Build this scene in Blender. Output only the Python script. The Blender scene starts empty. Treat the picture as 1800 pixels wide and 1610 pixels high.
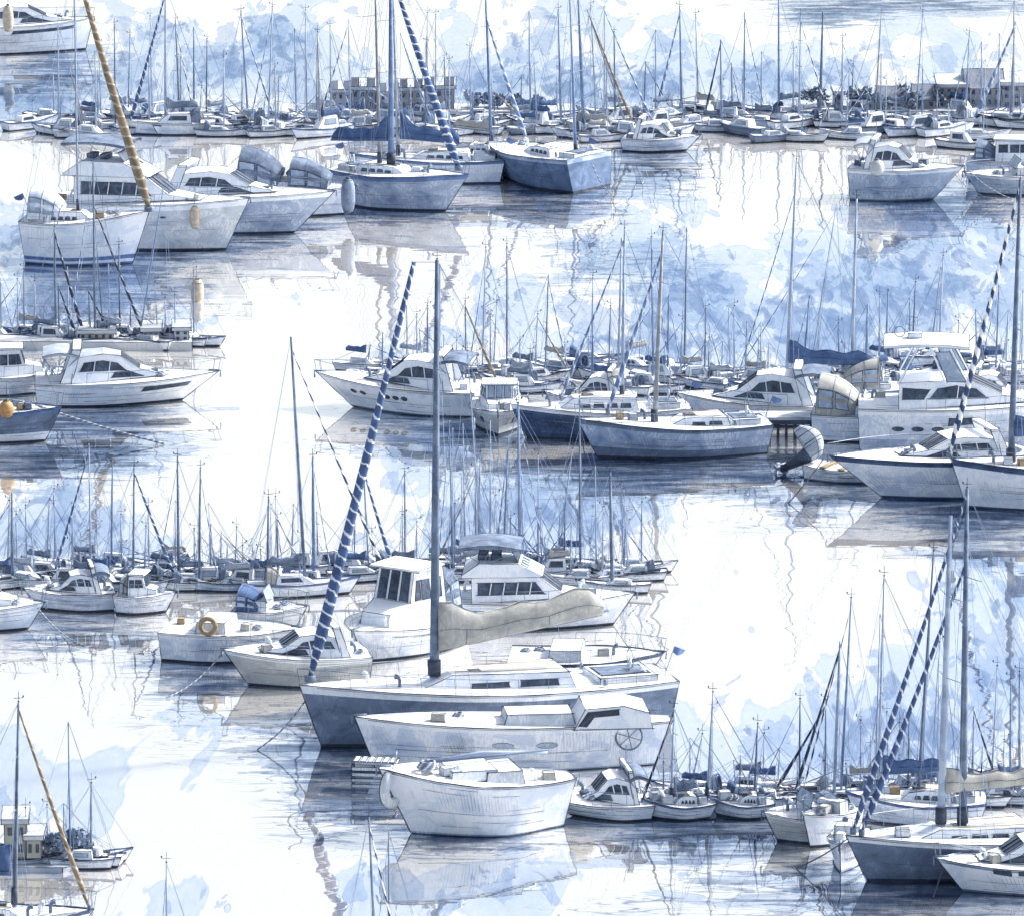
import bpy, bmesh, math, random
from mathutils import Vector, Matrix, noise
rnd = random.Random(7)
R = math.radians
scene = bpy.context.scene
COL = scene.collection
# ------------------------------------------------------------------ camera
IW, IH, FPX, EL, DIST = 1800, 1610, 14400.0, R(12), 400.0
CAM = Vector((0, -DIST*math.cos(EL), DIST*math.sin(EL)))
FWD = Vector((0, math.cos(EL), -math.sin(EL))); UPV = Vector((0, math.sin(EL), math.cos(EL)))
cd = bpy.data.cameras.new('camera'); cam = bpy.data.objects.new('camera', cd); COL.objects.link(cam)
cam.location = CAM; cam.rotation_euler = (R(90)-EL, 0, 0)
cd.sensor_fit = 'HORIZONTAL'; cd.sensor_width = 36; cd.lens = FPX/IW*36
cd.clip_start = 1; cd.clip_end = 20000
scene.camera = cam
def P(px, py):                       # picture point -> place on the water
    d = FWD + Vector((1, 0, 0))*((px-IW/2)/FPX) + UPV*((IH/2-py)/FPX)
    return CAM + d*(-CAM.z/d.z)
def S(py): return FPX/(P(IW/2, py)-CAM).dot(FWD)       # pixels per metre at that row
def proj(v):
    d = Vector(v)-CAM; w = d.dot(FWD)
    return IW/2+FPX*d.x/w, IH/2-FPX*d.dot(UPV)/w

# ------------------------------------------------------------------ materials
M = {}
def nd(nt, t, **k):
    n = nt.nodes.new(t)
    for a, b in k.items(): setattr(n, a, b)
    return n
def new_mat(name):
    m = bpy.data.materials.new(name); m.use_nodes = True
    nt = m.node_tree; bs = nt.nodes['Principled BSDF']
    M[name] = m
    return m, nt, bs
def math_n(nt, op, a, b=None, clamp=False):
    n = nd(nt, 'ShaderNodeMath', operation=op, use_clamp=clamp)
    for i, v in enumerate((a, b)):
        if v is None: continue
        if isinstance(v, (int, float)): n.inputs[i].default_value = v
        else: nt.links.new(v, n.inputs[i])
    return n.outputs[0]
def ramp(nt, fac, stops):
    r = nd(nt, 'ShaderNodeValToRGB'); e = r.color_ramp.elements
    while len(e) < len(stops): e.new(0.5)
    for el, (p, c) in zip(e, stops):
        el.position = p; el.color = (c[0], c[1], c[2], 1) if not isinstance(c, (int, float)) else (c, c, c, 1)
    nt.links.new(fac, r.inputs[0]); return r.outputs[0]
def mixc(nt, f, a, b, mode='MIX'):
    n = nd(nt, 'ShaderNodeMix', data_type='RGBA', blend_type=mode)
    for i, v in ((0, f), (6, a), (7, b)):
        if isinstance(v, (int, float)): n.inputs[i].default_value = v
        elif isinstance(v, tuple): n.inputs[i].default_value = (*v, 1)
        else: nt.links.new(v, n.inputs[i])
    return n.outputs[2]
def noise_n(nt, vec, sc, scale, detail=3, rough=.55, dist=0.0):
    mp = nd(nt, 'ShaderNodeMapping'); mp.inputs['Scale'].default_value = sc
    nt.links.new(vec, mp.inputs[0])
    n = nd(nt, 'ShaderNodeTexNoise'); n.inputs['Scale'].default_value = scale
    n.inputs['Detail'].default_value = detail; n.inputs['Roughness'].default_value = rough
    n.inputs['Distortion'].default_value = dist
    nt.links.new(mp.outputs[0], n.inputs['Vector']); return n.outputs['Fac']
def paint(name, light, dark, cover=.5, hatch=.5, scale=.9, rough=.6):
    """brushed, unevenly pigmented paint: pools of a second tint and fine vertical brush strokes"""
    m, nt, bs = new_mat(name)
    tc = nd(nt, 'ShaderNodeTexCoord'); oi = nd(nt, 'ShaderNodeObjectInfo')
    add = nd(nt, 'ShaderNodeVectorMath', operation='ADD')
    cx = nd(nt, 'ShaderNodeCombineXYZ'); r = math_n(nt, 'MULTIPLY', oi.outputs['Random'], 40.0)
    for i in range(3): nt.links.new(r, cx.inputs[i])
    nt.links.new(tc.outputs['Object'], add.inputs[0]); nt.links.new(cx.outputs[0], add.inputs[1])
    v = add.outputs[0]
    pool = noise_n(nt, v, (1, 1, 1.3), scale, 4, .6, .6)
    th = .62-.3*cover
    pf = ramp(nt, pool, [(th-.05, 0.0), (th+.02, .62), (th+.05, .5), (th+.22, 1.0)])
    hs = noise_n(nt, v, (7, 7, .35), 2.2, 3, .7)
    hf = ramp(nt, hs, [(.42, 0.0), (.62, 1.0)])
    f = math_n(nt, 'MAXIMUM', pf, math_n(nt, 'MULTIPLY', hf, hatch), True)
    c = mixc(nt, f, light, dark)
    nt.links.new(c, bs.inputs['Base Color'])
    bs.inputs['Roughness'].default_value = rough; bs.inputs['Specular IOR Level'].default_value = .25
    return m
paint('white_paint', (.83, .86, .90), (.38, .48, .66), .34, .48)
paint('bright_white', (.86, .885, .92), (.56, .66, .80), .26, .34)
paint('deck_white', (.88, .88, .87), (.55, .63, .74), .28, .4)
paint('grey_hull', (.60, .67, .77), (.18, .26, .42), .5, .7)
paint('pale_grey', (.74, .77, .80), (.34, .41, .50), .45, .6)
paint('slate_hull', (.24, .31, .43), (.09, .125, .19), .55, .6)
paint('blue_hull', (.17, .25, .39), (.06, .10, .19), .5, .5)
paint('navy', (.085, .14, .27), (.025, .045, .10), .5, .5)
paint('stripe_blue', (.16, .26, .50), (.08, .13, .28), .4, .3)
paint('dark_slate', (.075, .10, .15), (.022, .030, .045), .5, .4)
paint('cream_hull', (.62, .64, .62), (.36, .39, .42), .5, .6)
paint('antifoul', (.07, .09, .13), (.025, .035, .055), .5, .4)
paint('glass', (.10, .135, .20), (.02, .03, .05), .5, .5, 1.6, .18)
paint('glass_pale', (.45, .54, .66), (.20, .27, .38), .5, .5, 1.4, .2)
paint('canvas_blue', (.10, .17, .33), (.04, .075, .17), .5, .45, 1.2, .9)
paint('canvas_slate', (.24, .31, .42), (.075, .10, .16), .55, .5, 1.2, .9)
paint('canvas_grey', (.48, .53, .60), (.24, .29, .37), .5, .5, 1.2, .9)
paint('canvas_tan', (.50, .50, .46), (.27, .28, .28), .5, .6, 1.2, .9)
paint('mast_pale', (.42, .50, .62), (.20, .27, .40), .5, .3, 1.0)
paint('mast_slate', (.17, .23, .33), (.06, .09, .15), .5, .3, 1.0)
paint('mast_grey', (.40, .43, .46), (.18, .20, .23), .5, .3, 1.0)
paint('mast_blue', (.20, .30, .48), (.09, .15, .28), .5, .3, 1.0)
paint('wood', (.46, .35, .20), (.24, .18, .11), .5, .5, 2.0)
paint('orange', (.50, .30, .13), (.30, .17, .07), .4, .2, 3.0)
paint('fender_tan', (.60, .52, .40), (.33, .30, .27), .5, .5, 3.0)
paint('pencil', (.055, .075, .12), (.02, .026, .045), .5, 0, 3.0, .9)
paint('steel', (.22, .28, .37), (.09, .12, .18), .5, 0, 2.0, .4)
paint('wire', (.28, .36, .50), (.14, .19, .30), .5, 0, 1.0, .8)
paint('stone_grey', (.40, .43, .47), (.20, .22, .26), .55, .7, .35)
paint('stone_pale', (.58, .61, .65), (.34, .38, .44), .5, .6, .35)
paint('stone_olive', (.46, .47, .42), (.28, .30, .28), .5, .6, .5)
paint('roof_slate', (.25, .28, .34), (.13, .15, .19), .5, .5, .5)
paint('window_dark', (.10, .12, .16), (.05, .06, .09), .5, .3)
paint('leaf_grey', (.16, .20, .25), (.07, .09, .13), .5, 0, .6)
paint('leaf_blue', (.26, .34, .46), (.13, .18, .27), .5, 0, .6)
paint('bark', (.16, .16, .17), (.07, .07, .08), .5, .5, 1)
paint('quay_stone', (.60, .62, .64), (.32, .36, .42), .5, .4, .3)
paint('rubber', (.12, .14, .17), (.05, .06, .08), .5, .3)
def spiral(name, c1, c2, duty=.6, pitch=.62):
    m, nt, bs = new_mat(name)
    uv = nd(nt, 'ShaderNodeUVMap'); sx = nd(nt, 'ShaderNodeSeparateXYZ'); nt.links.new(uv.outputs[0], sx.inputs[0])
    tc = nd(nt, 'ShaderNodeTexCoord')
    n = noise_n(nt, tc.outputs['Object'], (1, 1, 1), 2.5, 3)
    a = math_n(nt, 'ADD', sx.outputs[0], math_n(nt, 'DIVIDE', sx.outputs[1], pitch))
    a = math_n(nt, 'ADD', a, math_n(nt, 'MULTIPLY', n, .85))
    f = math_n(nt, 'FRACT', a)
    k = ramp(nt, f, [(0, 0.0), (.06, 1.0), (duty, 1.0), (min(duty+.08, .99), 0.0)])
    d = mixc(nt, ramp(nt, n, [(.35, 0.0), (.65, 1.0)]), tuple(x*.55 for x in c1), c1)
    nt.links.new(mixc(nt, k, c2, d), bs.inputs['Base Color']); bs.inputs['Roughness'].default_value = .85
spiral('jib_blue', (.065, .125, .29), (.66, .72, .82), .82, .5)
spiral('jib_dash', (.05, .09, .20), (.80, .84, .88), .55, .8)
spiral('jib_tan', (.25, .20, .135), (.42, .38, .31), .80, .6)
spiral('jib_dark', (.03, .045, .08), (.34, .42, .56), .84, .8)
spiral('jib_pale', (.20, .30, .52), (.62, .70, .82), .7, .7)
spiral('rope', (.20, .25, .34), (.50, .56, .64), .6, .3)

# ------------------------------------------------------------------ mesh builder
class MB:
    def __init__(s): s.v = []; s.f = []; s.fm = []; s.uv = []; s.out = []; s.sm = []
    def vert(s, p): s.v.append(Vector(p)); return len(s.v)-1
    def face(s, idx, m, outline=True, uv=None, smooth=False):
        s.f.append(tuple(idx)); s.fm.append(m); s.out.append(outline); s.uv.append(uv); s.sm.append(smooth)
    def poly(s, pts, m, outline=True): s.face([s.vert(p) for p in pts], m, outline)
    def box(s, c, d, m, rz=0, outline=True, taper=1.0):
        c = Vector(c); q = Matrix.Rotation(rz, 3, 'Z'); ids = []
        for z in (-1, 1):
            k = taper if z > 0 else 1
            for x, y in ((-1, -1), (1, -1), (1, 1), (-1, 1)):
                ids.append(s.vert(c+q @ Vector((x*d[0]/2*k, y*d[1]/2*k, z*d[2]/2))))
        for f in ((3, 2, 1, 0), (4, 5, 6, 7), (0, 1, 5, 4), (1, 2, 6, 5), (2, 3, 7, 6), (3, 0, 4, 7)):
            s.face([ids[i] for i in f], m, outline)
    def tube(s, pts, r, m, n=6, cap=True):
        pts = [Vector(p) for p in pts]
        if len(pts) < 2: return
        rs = r if isinstance(r, (list, tuple)) else [r]*len(pts)
        rings = []; dl = 0; ls = []
        t0 = (pts[1]-pts[0]).normalized()
        a = t0.cross(Vector((0, 0, 1)))
        if a.length < .05: a = t0.cross(Vector((0, 1, 0)))
        a.normalize()
        for i, p in enumerate(pts):
            t = (pts[min(i+1, len(pts)-1)]-pts[max(i-1, 0)])
            if t.length < 1e-9: t = t0.copy()
            t.normalize(); a = (a-t*a.dot(t))
            if a.length < 1e-6: a = t.orthogonal()
            a.normalize(); b = t.cross(a)
            if i: dl += (p-pts[i-1]).length
            ls.append(dl)
            rings.append([s.vert(p+(a*math.cos(2*math.pi*k/n)+b*math.sin(2*math.pi*k/n))*rs[i]) for k in range(n)])
        for i in range(len(rings)-1):
            for k in range(n):
                k2 = (k+1) % n
                s.face([rings[i][k], rings[i][k2], rings[i+1][k2], rings[i+1][k]], m, False,
                       [(k/n, ls[i]), ((k+1)/n, ls[i]), ((k+1)/n, ls[i+1]), (k/n, ls[i+1])], n > 4)
        if cap and n > 2:
            s.face(list(reversed(rings[0])), m, False); s.face(rings[-1], m, False)
    def ring(s, c, r, rt, m, ax='y', n=20, k=6, sx=1):
        pts = []
        for i in range(n+1):
            a = 2*math.pi*i/n; u, w = math.cos(a)*r*sx, math.sin(a)*r
            pts.append(Vector(c)+(Vector((u, 0, w)) if ax == 'y' else Vector((0, u, w)) if ax == 'x' else Vector((u, w, 0))))
        s.tube(pts, rt, m, k, False)
    def grid(s, rows, m, outline=True, smooth=True, close=False):
        ids = [[s.vert(p) for p in r] for r in rows]
        for i in range(len(ids)-1):
            nn = len(ids[i]); mm = m[i] if isinstance(m, list) else m
            for j in range(nn if close else nn-1):
                j2 = (j+1) % nn
                s.face([ids[i][j], ids[i][j2], ids[i+1][j2], ids[i+1][j]], mm, outline, None, smooth)
        return ids
    def line(s, pts, r=.018, m='pencil', jit=.35):
        """a thin trim line with a hand-laid wobble"""
        pts = [Vector(p) for p in pts]; q = []
        for i in range(len(pts)-1):
            d = pts[i+1]-pts[i]; n = max(1, min(8, int(d.length/.6)))
            for k in range(n): q.append(pts[i]+d*(k/n))
        q.append(pts[-1])
        rs = []
        for i in range(len(q)):
            q[i] = q[i]+Vector((rnd.uniform(-1, 1), rnd.uniform(-1, 1), rnd.uniform(-1, 1)))*r*jit
            rs.append(r*rnd.uniform(.45, 1.25))
        s.tube(q, rs, m, 3, False)
    def build(s, name, parent=None, outline=0.0, loc=None, ang=.55):
        if outline:
            em = {}
            nrm = []
            for f in s.f:
                a, b, c = s.v[f[0]], s.v[f[1]], s.v[f[2]]
                nrm.append((b-a).cross(c-b).normalized() if ((b-a).cross(c-b)).length > 1e-9 else Vector((0, 0, 1)))
            for fi, f in enumerate(s.f):
                if not s.out[fi]: continue
                for i in range(len(f)):
                    e = (min(f[i], f[(i+1) % len(f)]), max(f[i], f[(i+1) % len(f)])); em.setdefault(e, []).append(fi)
            for e, fs in em.items():
                if len(fs) == 2:
                    if nrm[fs[0]].angle(nrm[fs[1]]) < ang: continue
                a, b = s.v[e[0]].copy(), s.v[e[1]].copy()
                if (a-b).length < .05: continue
                d = (b-a)*.03
                s.line([a-d, b+d], outline)
                if outline >= .016 and (b-a).length > .5: s.line([a+d*rnd.uniform(-1, 2), b+d*rnd.uniform(-2, 2)], outline*.6, jit=1.5)
        me = bpy.data.meshes.new(name)
        me.from_pydata([tuple(v) for v in s.v], [], s.f)
        names = sorted(set(s.fm)); ix = {n: i for i, n in enumerate(names)}
        for n in names: me.materials.append(M[n])
        me.polygons.foreach_set('material_index', [ix[x] for x in s.fm])
        me.polygons.foreach_set('use_smooth', s.sm)
        if any(s.uv):
            ul = me.uv_layers.new(name='UVMap')
            for p, u in zip(me.polygons, s.uv):
                if u:
                    for li, c in zip(p.loop_indices, u): ul.data[li].uv = c
        me.update()
        o = bpy.data.objects.new(name, me); COL.objects.link(o)
        if parent: o.parent = parent
        if loc is not None: o.location = loc
        return o
def tag(o, label=None, cat=None, group=None, kind=None):
    if label: o['label'] = label
    if cat: o['category'] = cat
    if group: o['group'] = group
    if kind: o['kind'] = kind
    return o
def empty(name, loc, rz, label, cat, group=None):
    o = bpy.data.objects.new(name, None); COL.objects.link(o)
    o.location = loc; o.rotation_euler = (0, 0, rz); o.empty_display_size = .3
    return tag(o, label, cat, group)

# ------------------------------------------------------------------ boat pieces (local: +x bow, +y port, z up, 0 = waterline)
class Hull:
    def __init__(s, L, B, fb, fs, rake=.9, stern=.25, flare=.8, full=.45, tw=.8, bowpow=2.1, dip=.12):
        s.L, s.B, s.fb, s.fs, s.rake, s.stern, s.flare, s.full, s.tw, s.bp, s.dip = L, B, fb, fs, rake, stern, flare, full, tw, bowpow, dip
    def zs(s, t): return s.fs+(s.fb-s.fs)*t**1.7-s.dip*math.sin(math.pi*t)
    def bs(s, t):
        k = 1-max(0, (t-s.full)/(1-s.full))**s.bp
        a = s.tw+(1-s.tw)*min(1, t/s.full)**.7
        return max(.03, s.B/2*k*a)
    def bw(s, t):
        k = 1-max(0, (t-.3)/.7)**1.55
        return max(.015, s.B/2*.84*k*(s.tw*.95+(1-s.tw*.95)*min(1, t/.45)))
    def pt(s, t, h, side):
        w = s.bw(t)+(s.bs(t)-s.bw(t))*h**s.flare
        x = -s.L/2+s.L*t+s.rake*h*t**3-s.stern*h*(1-t)**4
        return Vector((x, side*w, h*s.zs(t)))
    def sheer(s, t, side, inset=0, dz=0):
        p = s.pt(t, 1, side); p.y = side*max(0, abs(p.y)-inset); p.z += dz; return p
    def tx(s, x): return max(0, min(1, (x+s.L/2)/s.L))
    def halfw(s, x): return s.bs(s.tx(x))
    def mesh(s, root, top='white_paint', boot='antifoul', sheer='white_paint', lines=.018, n=14, mid=None, bh=.12, deck='deck_white', stripes=None):
        mb = MB(); ts = [1-(1-i/n)**1.25 for i in range(n+1)]
        hb = min(.3, bh/s.fb)
        hs = [0, hb, .3, .5, .7, .86, 1]
        mats = [boot, mid or top, top, top, top, sheer]
        if stripes:
            hs = [0, .05, .11, .19, .25, .5, .75, .9, 1]; mats = [stripes, 'bright_white', stripes, top, top, top, top, sheer]
        for side in (1, -1):
            rows = []
            rows.append([Vector((s.pt(t, 0, side).x*.985, side*s.bw(t)*.5, -.45)) for t in ts])
            for h in hs: rows.append([s.pt(t, h, side) for t in ts])
            if side < 0: rows = [list(reversed(r)) for r in rows]
            mb.grid(rows, ['antifoul']+mats, False, True)
        # transom
        rw = [[s.pt(0, h, 1), s.pt(0, h, -1)] for h in hs]
        mb.grid(rw, mats, False, False)
        rw = [[s.pt(1, h, -1), s.pt(1, h, 1)] for h in hs]
        mb.grid(rw, mats, False, False)
        if lines:
            for side in (1, -1):
                mb.line([s.sheer(t, side, -.02, -.01) for t in ts], lines*1.25)
                mb.line([s.sheer(t, side, -.025, -.09) for t in ts[:-1]], lines*.6)
                mb.line([s.pt(t, .0, side)+Vector((0, side*.02, .02)) for t in ts], lines*1.1)
                mb.line([s.pt(t, .42, side)+Vector((0, side*.012, 0)) for t in ts[2:-2]], lines*.4)
                mb.line([s.pt(0, h, side) for h in hs], lines)
            mb.line([s.pt(1, h, 0)+Vector((.03, 0, 0)) for h in hs], lines*1.4)
            mb.line([s.pt(0, 1, 1), s.pt(0, 1, -1)], lines)
            if n > 10:
                for side in (1, -1):
                    for g in range(int(s.L*.6)):          # sketched shading, hatch strokes drawn on the topsides
                        t0 = rnd.uniform(.03, .93); h0 = rnd.uniform(.12, .5); k = rnd.randint(7, 18); dt = rnd.uniform(.06, .14)/s.L
                        for i in range(k):
                            t = t0+dt*i
                            if t < .97: mb.line([s.pt(t, h0+rnd.uniform(-.06, .06), side)+Vector((0, side*.012, 0)), s.pt(t, min(.97, h0+rnd.uniform(.25, .5)), side)+Vector((.10, side*.012, 0))], .0048, 'wire')
                    for g in range(7):
                        t0 = rnd.uniform(0, .7); t1 = min(.98, t0+rnd.uniform(.12, .4)); hh = rnd.uniform(.1, .92)
                        mb.line([s.pt(t0+(t1-t0)*i/6, hh, side)+Vector((0, side*.012, 0)) for i in range(7)], .010, 'steel')
        o = mb.build('hull', root)
        d = MB(); rows = []
        for t in ts:
            a, b = s.sheer(t, 1, .02, -.05), s.sheer(t, -1, .02, -.05)
            c = (a+b)/2+Vector((0, 0, .05*s.bs(t)))
            rows.append([b, c, a])
        d.grid(rows, deck, False, True)
        if lines:
            for k in (.5, -.5, .8, -.8): d.line([s.sheer(t, 1 if k > 0 else -1, s.bs(t)*(1-abs(k)), -.0) for t in ts[1:-2]], lines*.5)
        d.build('deck', root)
        return o
def rails(root, h, a=.12, b=.97, hgt=.62, r=.014, m='steel', n=None, name='guard_rail', low=True):
    mb = MB(); n = n or max(4, int(h.L/1.3)); ts = [a+(b-a)*i/n for i in range(n+1)]
    for side in (1, -1):
        top = []
        for t in ts:
            p = h.sheer(t, side, .07); q = p+Vector((.08*t, 0, hgt*(1+.12*t))); mb.tube([p, q], r*.9, m, 4); top.append(q)
        mb.tube(top, r, m, 4)
        if low: mb.tube([p-Vector((0, 0, hgt*.5)) for p in top], r*.55, m, 3)
    p1, p2 = h.sheer(b, 1, .07), h.sheer(b, -1, .07)
    tip = h.sheer(1, 1); tip.y = 0
    e1 = p1+Vector((.08*b, 0, hgt*(1+.12*b))); e2 = p2+Vector((.08*b, 0, hgt*(1+.12*b)))
    mb.tube([e1, tip+Vector((.12, 0, hgt*1.1)), e2], r, m, 4)
    mb.tube([tip, tip+Vector((.12, 0, hgt*1.1))], r, m, 4)
    return mb.build(name, root)
class Cabin:
    """side profile extruded across, leaning in as it rises and narrowing to the bow"""
    def __init__(s, prof, w, x0, z0, kz=.16, kx=.0): s.p, s.w, s.x0, s.z0, s.kz, s.kx = prof, w, x0, z0, kz, kx
    def W(s, x, z): return max(.08, s.w-(z-s.z0)*s.kz-(x-s.x0)*s.kx)
    def build(s, name, root, m='bright_white', lines=.016, roof=None):
        mb = MB(); n = len(s.p)
        L = [mb.vert((x, s.W(x, z), z)) for x, z in s.p]; Rr = [mb.vert((x, -s.W(x, z), z)) for x, z in s.p]
        mb.face(L, m); mb.face(list(reversed(Rr)), m)
        for i in range(n-1):
            mm = m
            if roof and abs(s.p[i+1][1]-s.p[i][1]) < .35*abs(s.p[i+1][0]-s.p[i][0]): mm = roof
            mb.face([L[i+1], L[i], Rr[i], Rr[i+1]], mm)
        mb.face([L[0], L[-1], Rr[-1], Rr[0]], m, False)
        return mb.build(name, root, lines)
    def side_window(s, par, pts, m='glass', name='window', lines=.016, mull=0, frame='pencil'):
        for side in (1, -1):
            mb = MB(); d = .018
            o = [Vector((x, side*(s.W(x, z)+d), z)) for x, z in pts]; i_ = [Vector((x, side*(s.W(x, z)-.03), z)) for x, z in pts]
            if side < 0: o.reverse(); i_.reverse()
            a = [mb.vert(p) for p in o]; b = [mb.vert(p) for p in i_]
            mb.face(list(reversed(a)), m)
            for k in range(len(a)): mb.face([a[k], a[(k+1) % len(a)], b[(k+1) % len(a)], b[k]], m, False)
            for k in range(mull):
                f = (k+1)/(mull+1); xs = [p[0] for p in pts]; x = min(xs)+(max(xs)-min(xs))*f
                zz = [p[1] for p in pts]
                mb.tube([Vector((x-.08, side*(s.W(x, min(zz))+d+.012), min(zz))), Vector((x, side*(s.W(x, max(zz))+d+.012), max(zz)))], .03, 'bright_white', 4)
            mb.build(name, par, lines)
    def front_window(s, par, a, b, n=3, m='glass', lines=.016, name='windscreen', gap=.06):
        """panes on the sloping face between profile points a (top) and b (bottom)"""
        (x1, z1), (x2, z2) = a, b; nv = Vector((z1-z2, 0, x2-x1)).normalized()*(.02 if (z1-z2) > 0 else -.02)
        if nv.z < 0: nv = -nv
        for k in range(n):
            f0, f1 = k/n+gap/2, (k+1)/n-gap/2; mb = MB(); q = []
            for (x, z, f) in ((x1, z1, f0), (x1, z1, f1), (x2, z2, f1), (x2, z2, f0)):
                w = s.W(x, z)-.08; xx, zz = x, z
                q.append(Vector((xx, -w+2*w*f, zz))+nv)
            c = sum(q, Vector())/4; q = [c+(p-c)*.92 for p in q]
            mb.face([mb.vert(p) for p in q], m); bk = [mb.vert(p-nv*1.6) for p in q]
            for i in range(4): mb.face([bk[i], bk[(i+1) % 4], (i+1) % 4, i], m, False)
            mb.build(name, par, lines)
def furled(mb, a, b, r, m, n=8, seg=14, thin=.35):
    """rolled sail from bow a up to masthead b, fattest low down, with the seams of its cover"""
    a, b = Vector(a), Vector(b); pts = []; rs = []
    sag = Vector((0, 0, -1))*(b-a).length*.006
    for i in range(seg+1):
        f = i/seg; pts.append(a.lerp(b, f)+sag*math.sin(math.pi*f)*2)
        k = .35+.65*min(1, f/.10) if f < .1 else 1-(1-thin)*((f-.1)/.9)
        rs.append(r*k*rnd.uniform(.92, 1.08))
    mb.tube(pts, rs, m, n)
def sail_cover(root, a, b, r, m, name='sail_cover', lines=.016, peak=1.7, seg=12, k=10):
    """lumpy stowed mainsail under its cover along the boom, tallest at the mast (a)"""
    a, b = Vector(a), Vector(b); mb = MB(); rows = []; d = (b-a).normalized(); sd = Vector((0, 0, 1)).cross(d).normalized()
    for i in range(seg+1):
        f = i/seg; c = a.lerp(b, f); hgt = r*(1.0+(peak-1)*max(0, 1-f/.45)**2+.14*math.sin(f*17)+rnd.uniform(-.07, .07))*(1 if f < .93 else .6)
        wd = r*.62*(1+.12*math.sin(f*11+1)); row = []
        for j in range(k):
            an = 2*math.pi*j/k; u = math.cos(an)*wd; z = math.sin(an)
            z = z*hgt*1.15+hgt*.75 if z > 0 else z*r*.35+hgt*.75*0+r*.3*(1+z)
            row.append(c+sd*u*(1.0 if math.sin(an) < .3 else .72)+Vector((0, 0, z)))
        rows.append(row)
    ids = mb.grid(rows, m, False, True, True)
    mb.face(list(reversed(ids[0])), m, False); mb.face(ids[-1], m, False)
    if lines:
        for q in (0, 3, 5, 7): mb.line([rows[i][q % k]*1.0 for i in range(seg+1)], lines)
        for i in range(2, seg-1, 3): mb.line([rows[i][j] for j in range(5, k)]+[rows[i][0]], lines*.7)
    return mb.build(name, root)
def hood(root, x0, x1, w, z0, hgt, m='canvas_grey', name='sprayhood', lines=.016, win=True, open_back=False):
    """canvas hood stretched on curved hoops, with clear panels"""
    mb = MB(); rows = []; n = 5
    for i in range(n+1):
        f = i/n; x = x0+(x1-x0)*f; h = hgt*(1-.55*f**2.2); ww = w*(1-.18*f); row = []
        for j in range(11):
            a = math.pi*j/10; c, s_ = math.cos(a), math.sin(a)
            row.append(Vector((x+.10*hgt*s_, ww*math.copysign(abs(c)**.7, c), z0+h*abs(s_)**.62)))
        rows.append(row)
    ids = mb.grid(rows, m, False, True)
    mb.face(ids[-1], m, False)
    for i in (0, 2, 4, 5): mb.tube(rows[i], .022, 'steel', 4)
    if lines:
        for j in (2, 5, 8): mb.line([rows[i][j] for i in range(n+1)], lines)
    o = mb.build(name, root)
    if win:
        for side in (1, -1):
            for (fa, fb) in ((.08, .45), (.52, .85)):
                g = MB(); q = []
                for f, zf in ((fa, .22), (fb, .22), (fb, .72), (fa, .72)):
                    h = hgt*(1-.55*f**2.2); q.append(Vector((x0+(x1-x0)*f, side*(w*(1-.18*f)*(1.015-.10*(zf > .5))), z0+h*zf)))
                g.face([g.vert(p) for p in q], 'glass_pale')
                g.face([g.vert(p-Vector((0, side*.02, 0))) for p in reversed(q)], 'glass_pale', False)
                g.build('clear_panel', o, lines)
    return o
def bimini(root, x0, x1, w, z0, z1, m='canvas_slate', name='bimini', lines=.016, legs=True):
    mb = MB(); rows = []
    for i in range(7):
        f = i/6; x = x0+(x1-x0)*f; up = .16*math.sin(math.pi*f); rows.append([Vector((x, w*c, z1+up-.14*abs(c)**2.5)) for c in (-1, -.7, -.35, 0, .35, .7, 1)])
    mb.grid(rows, m, True, True); mb.grid([[p-Vector((0, 0, .035)) for p in reversed(r)] for r in rows], m, False, True)
    for side in (-1, 1):
        e = [r[0 if side < 0 else -1] for r in rows]; mb.grid([e, [p-Vector((0, 0, .13)) for p in e]], m, False, False)
        if legs:
            for xa, xb in ((x0, x0+.35*(x1-x0)), (x1, x0+.45*(x1-x0)), ((x0+x1)/2, x0+.4*(x1-x0))):
                mb.tube([(xb, side*w*.98, z0), (xa, side*w, z1-.14)], .02, 'steel', 4)
    return mb.build(name, root, lines, ang=.8)
def rigging(mb, mast_top, mast_base, h, tm, r=.010, m='wire', sp=(.45, .72), spw=.55, back=True, fore=True, bowp=None):
    T, Bp = Vector(mast_top), Vector(mast_base)
    for side in (1, -1):
        ch = h.sheer(max(0, min(1, tm-.04)), side, .05)
        s1 = Bp.lerp(T, sp[0])+Vector((-.08, side*spw*h.B*.42, 0)) if sp else None
        mb.tube([ch]+([s1] if sp else [])+[T.lerp(Bp, .04)], r, m, 3)
        mb.tube([h.sheer(max(0, tm-.08), side, .05), Bp.lerp(T, sp[0] if sp else .6)], r, m, 3)
        mb.tube([h.sheer(min(1, tm+.06), side, .05), Bp.lerp(T, sp[0] if sp else .6)], r*.8, m, 3)
    if back:
        for side in (.8, -.8): mb.tube([h.sheer(.01, side), T], r, m, 3)
    if fore: mb.tube([bowp or h.sheer(1, 0), T], r, m, 3)

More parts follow.
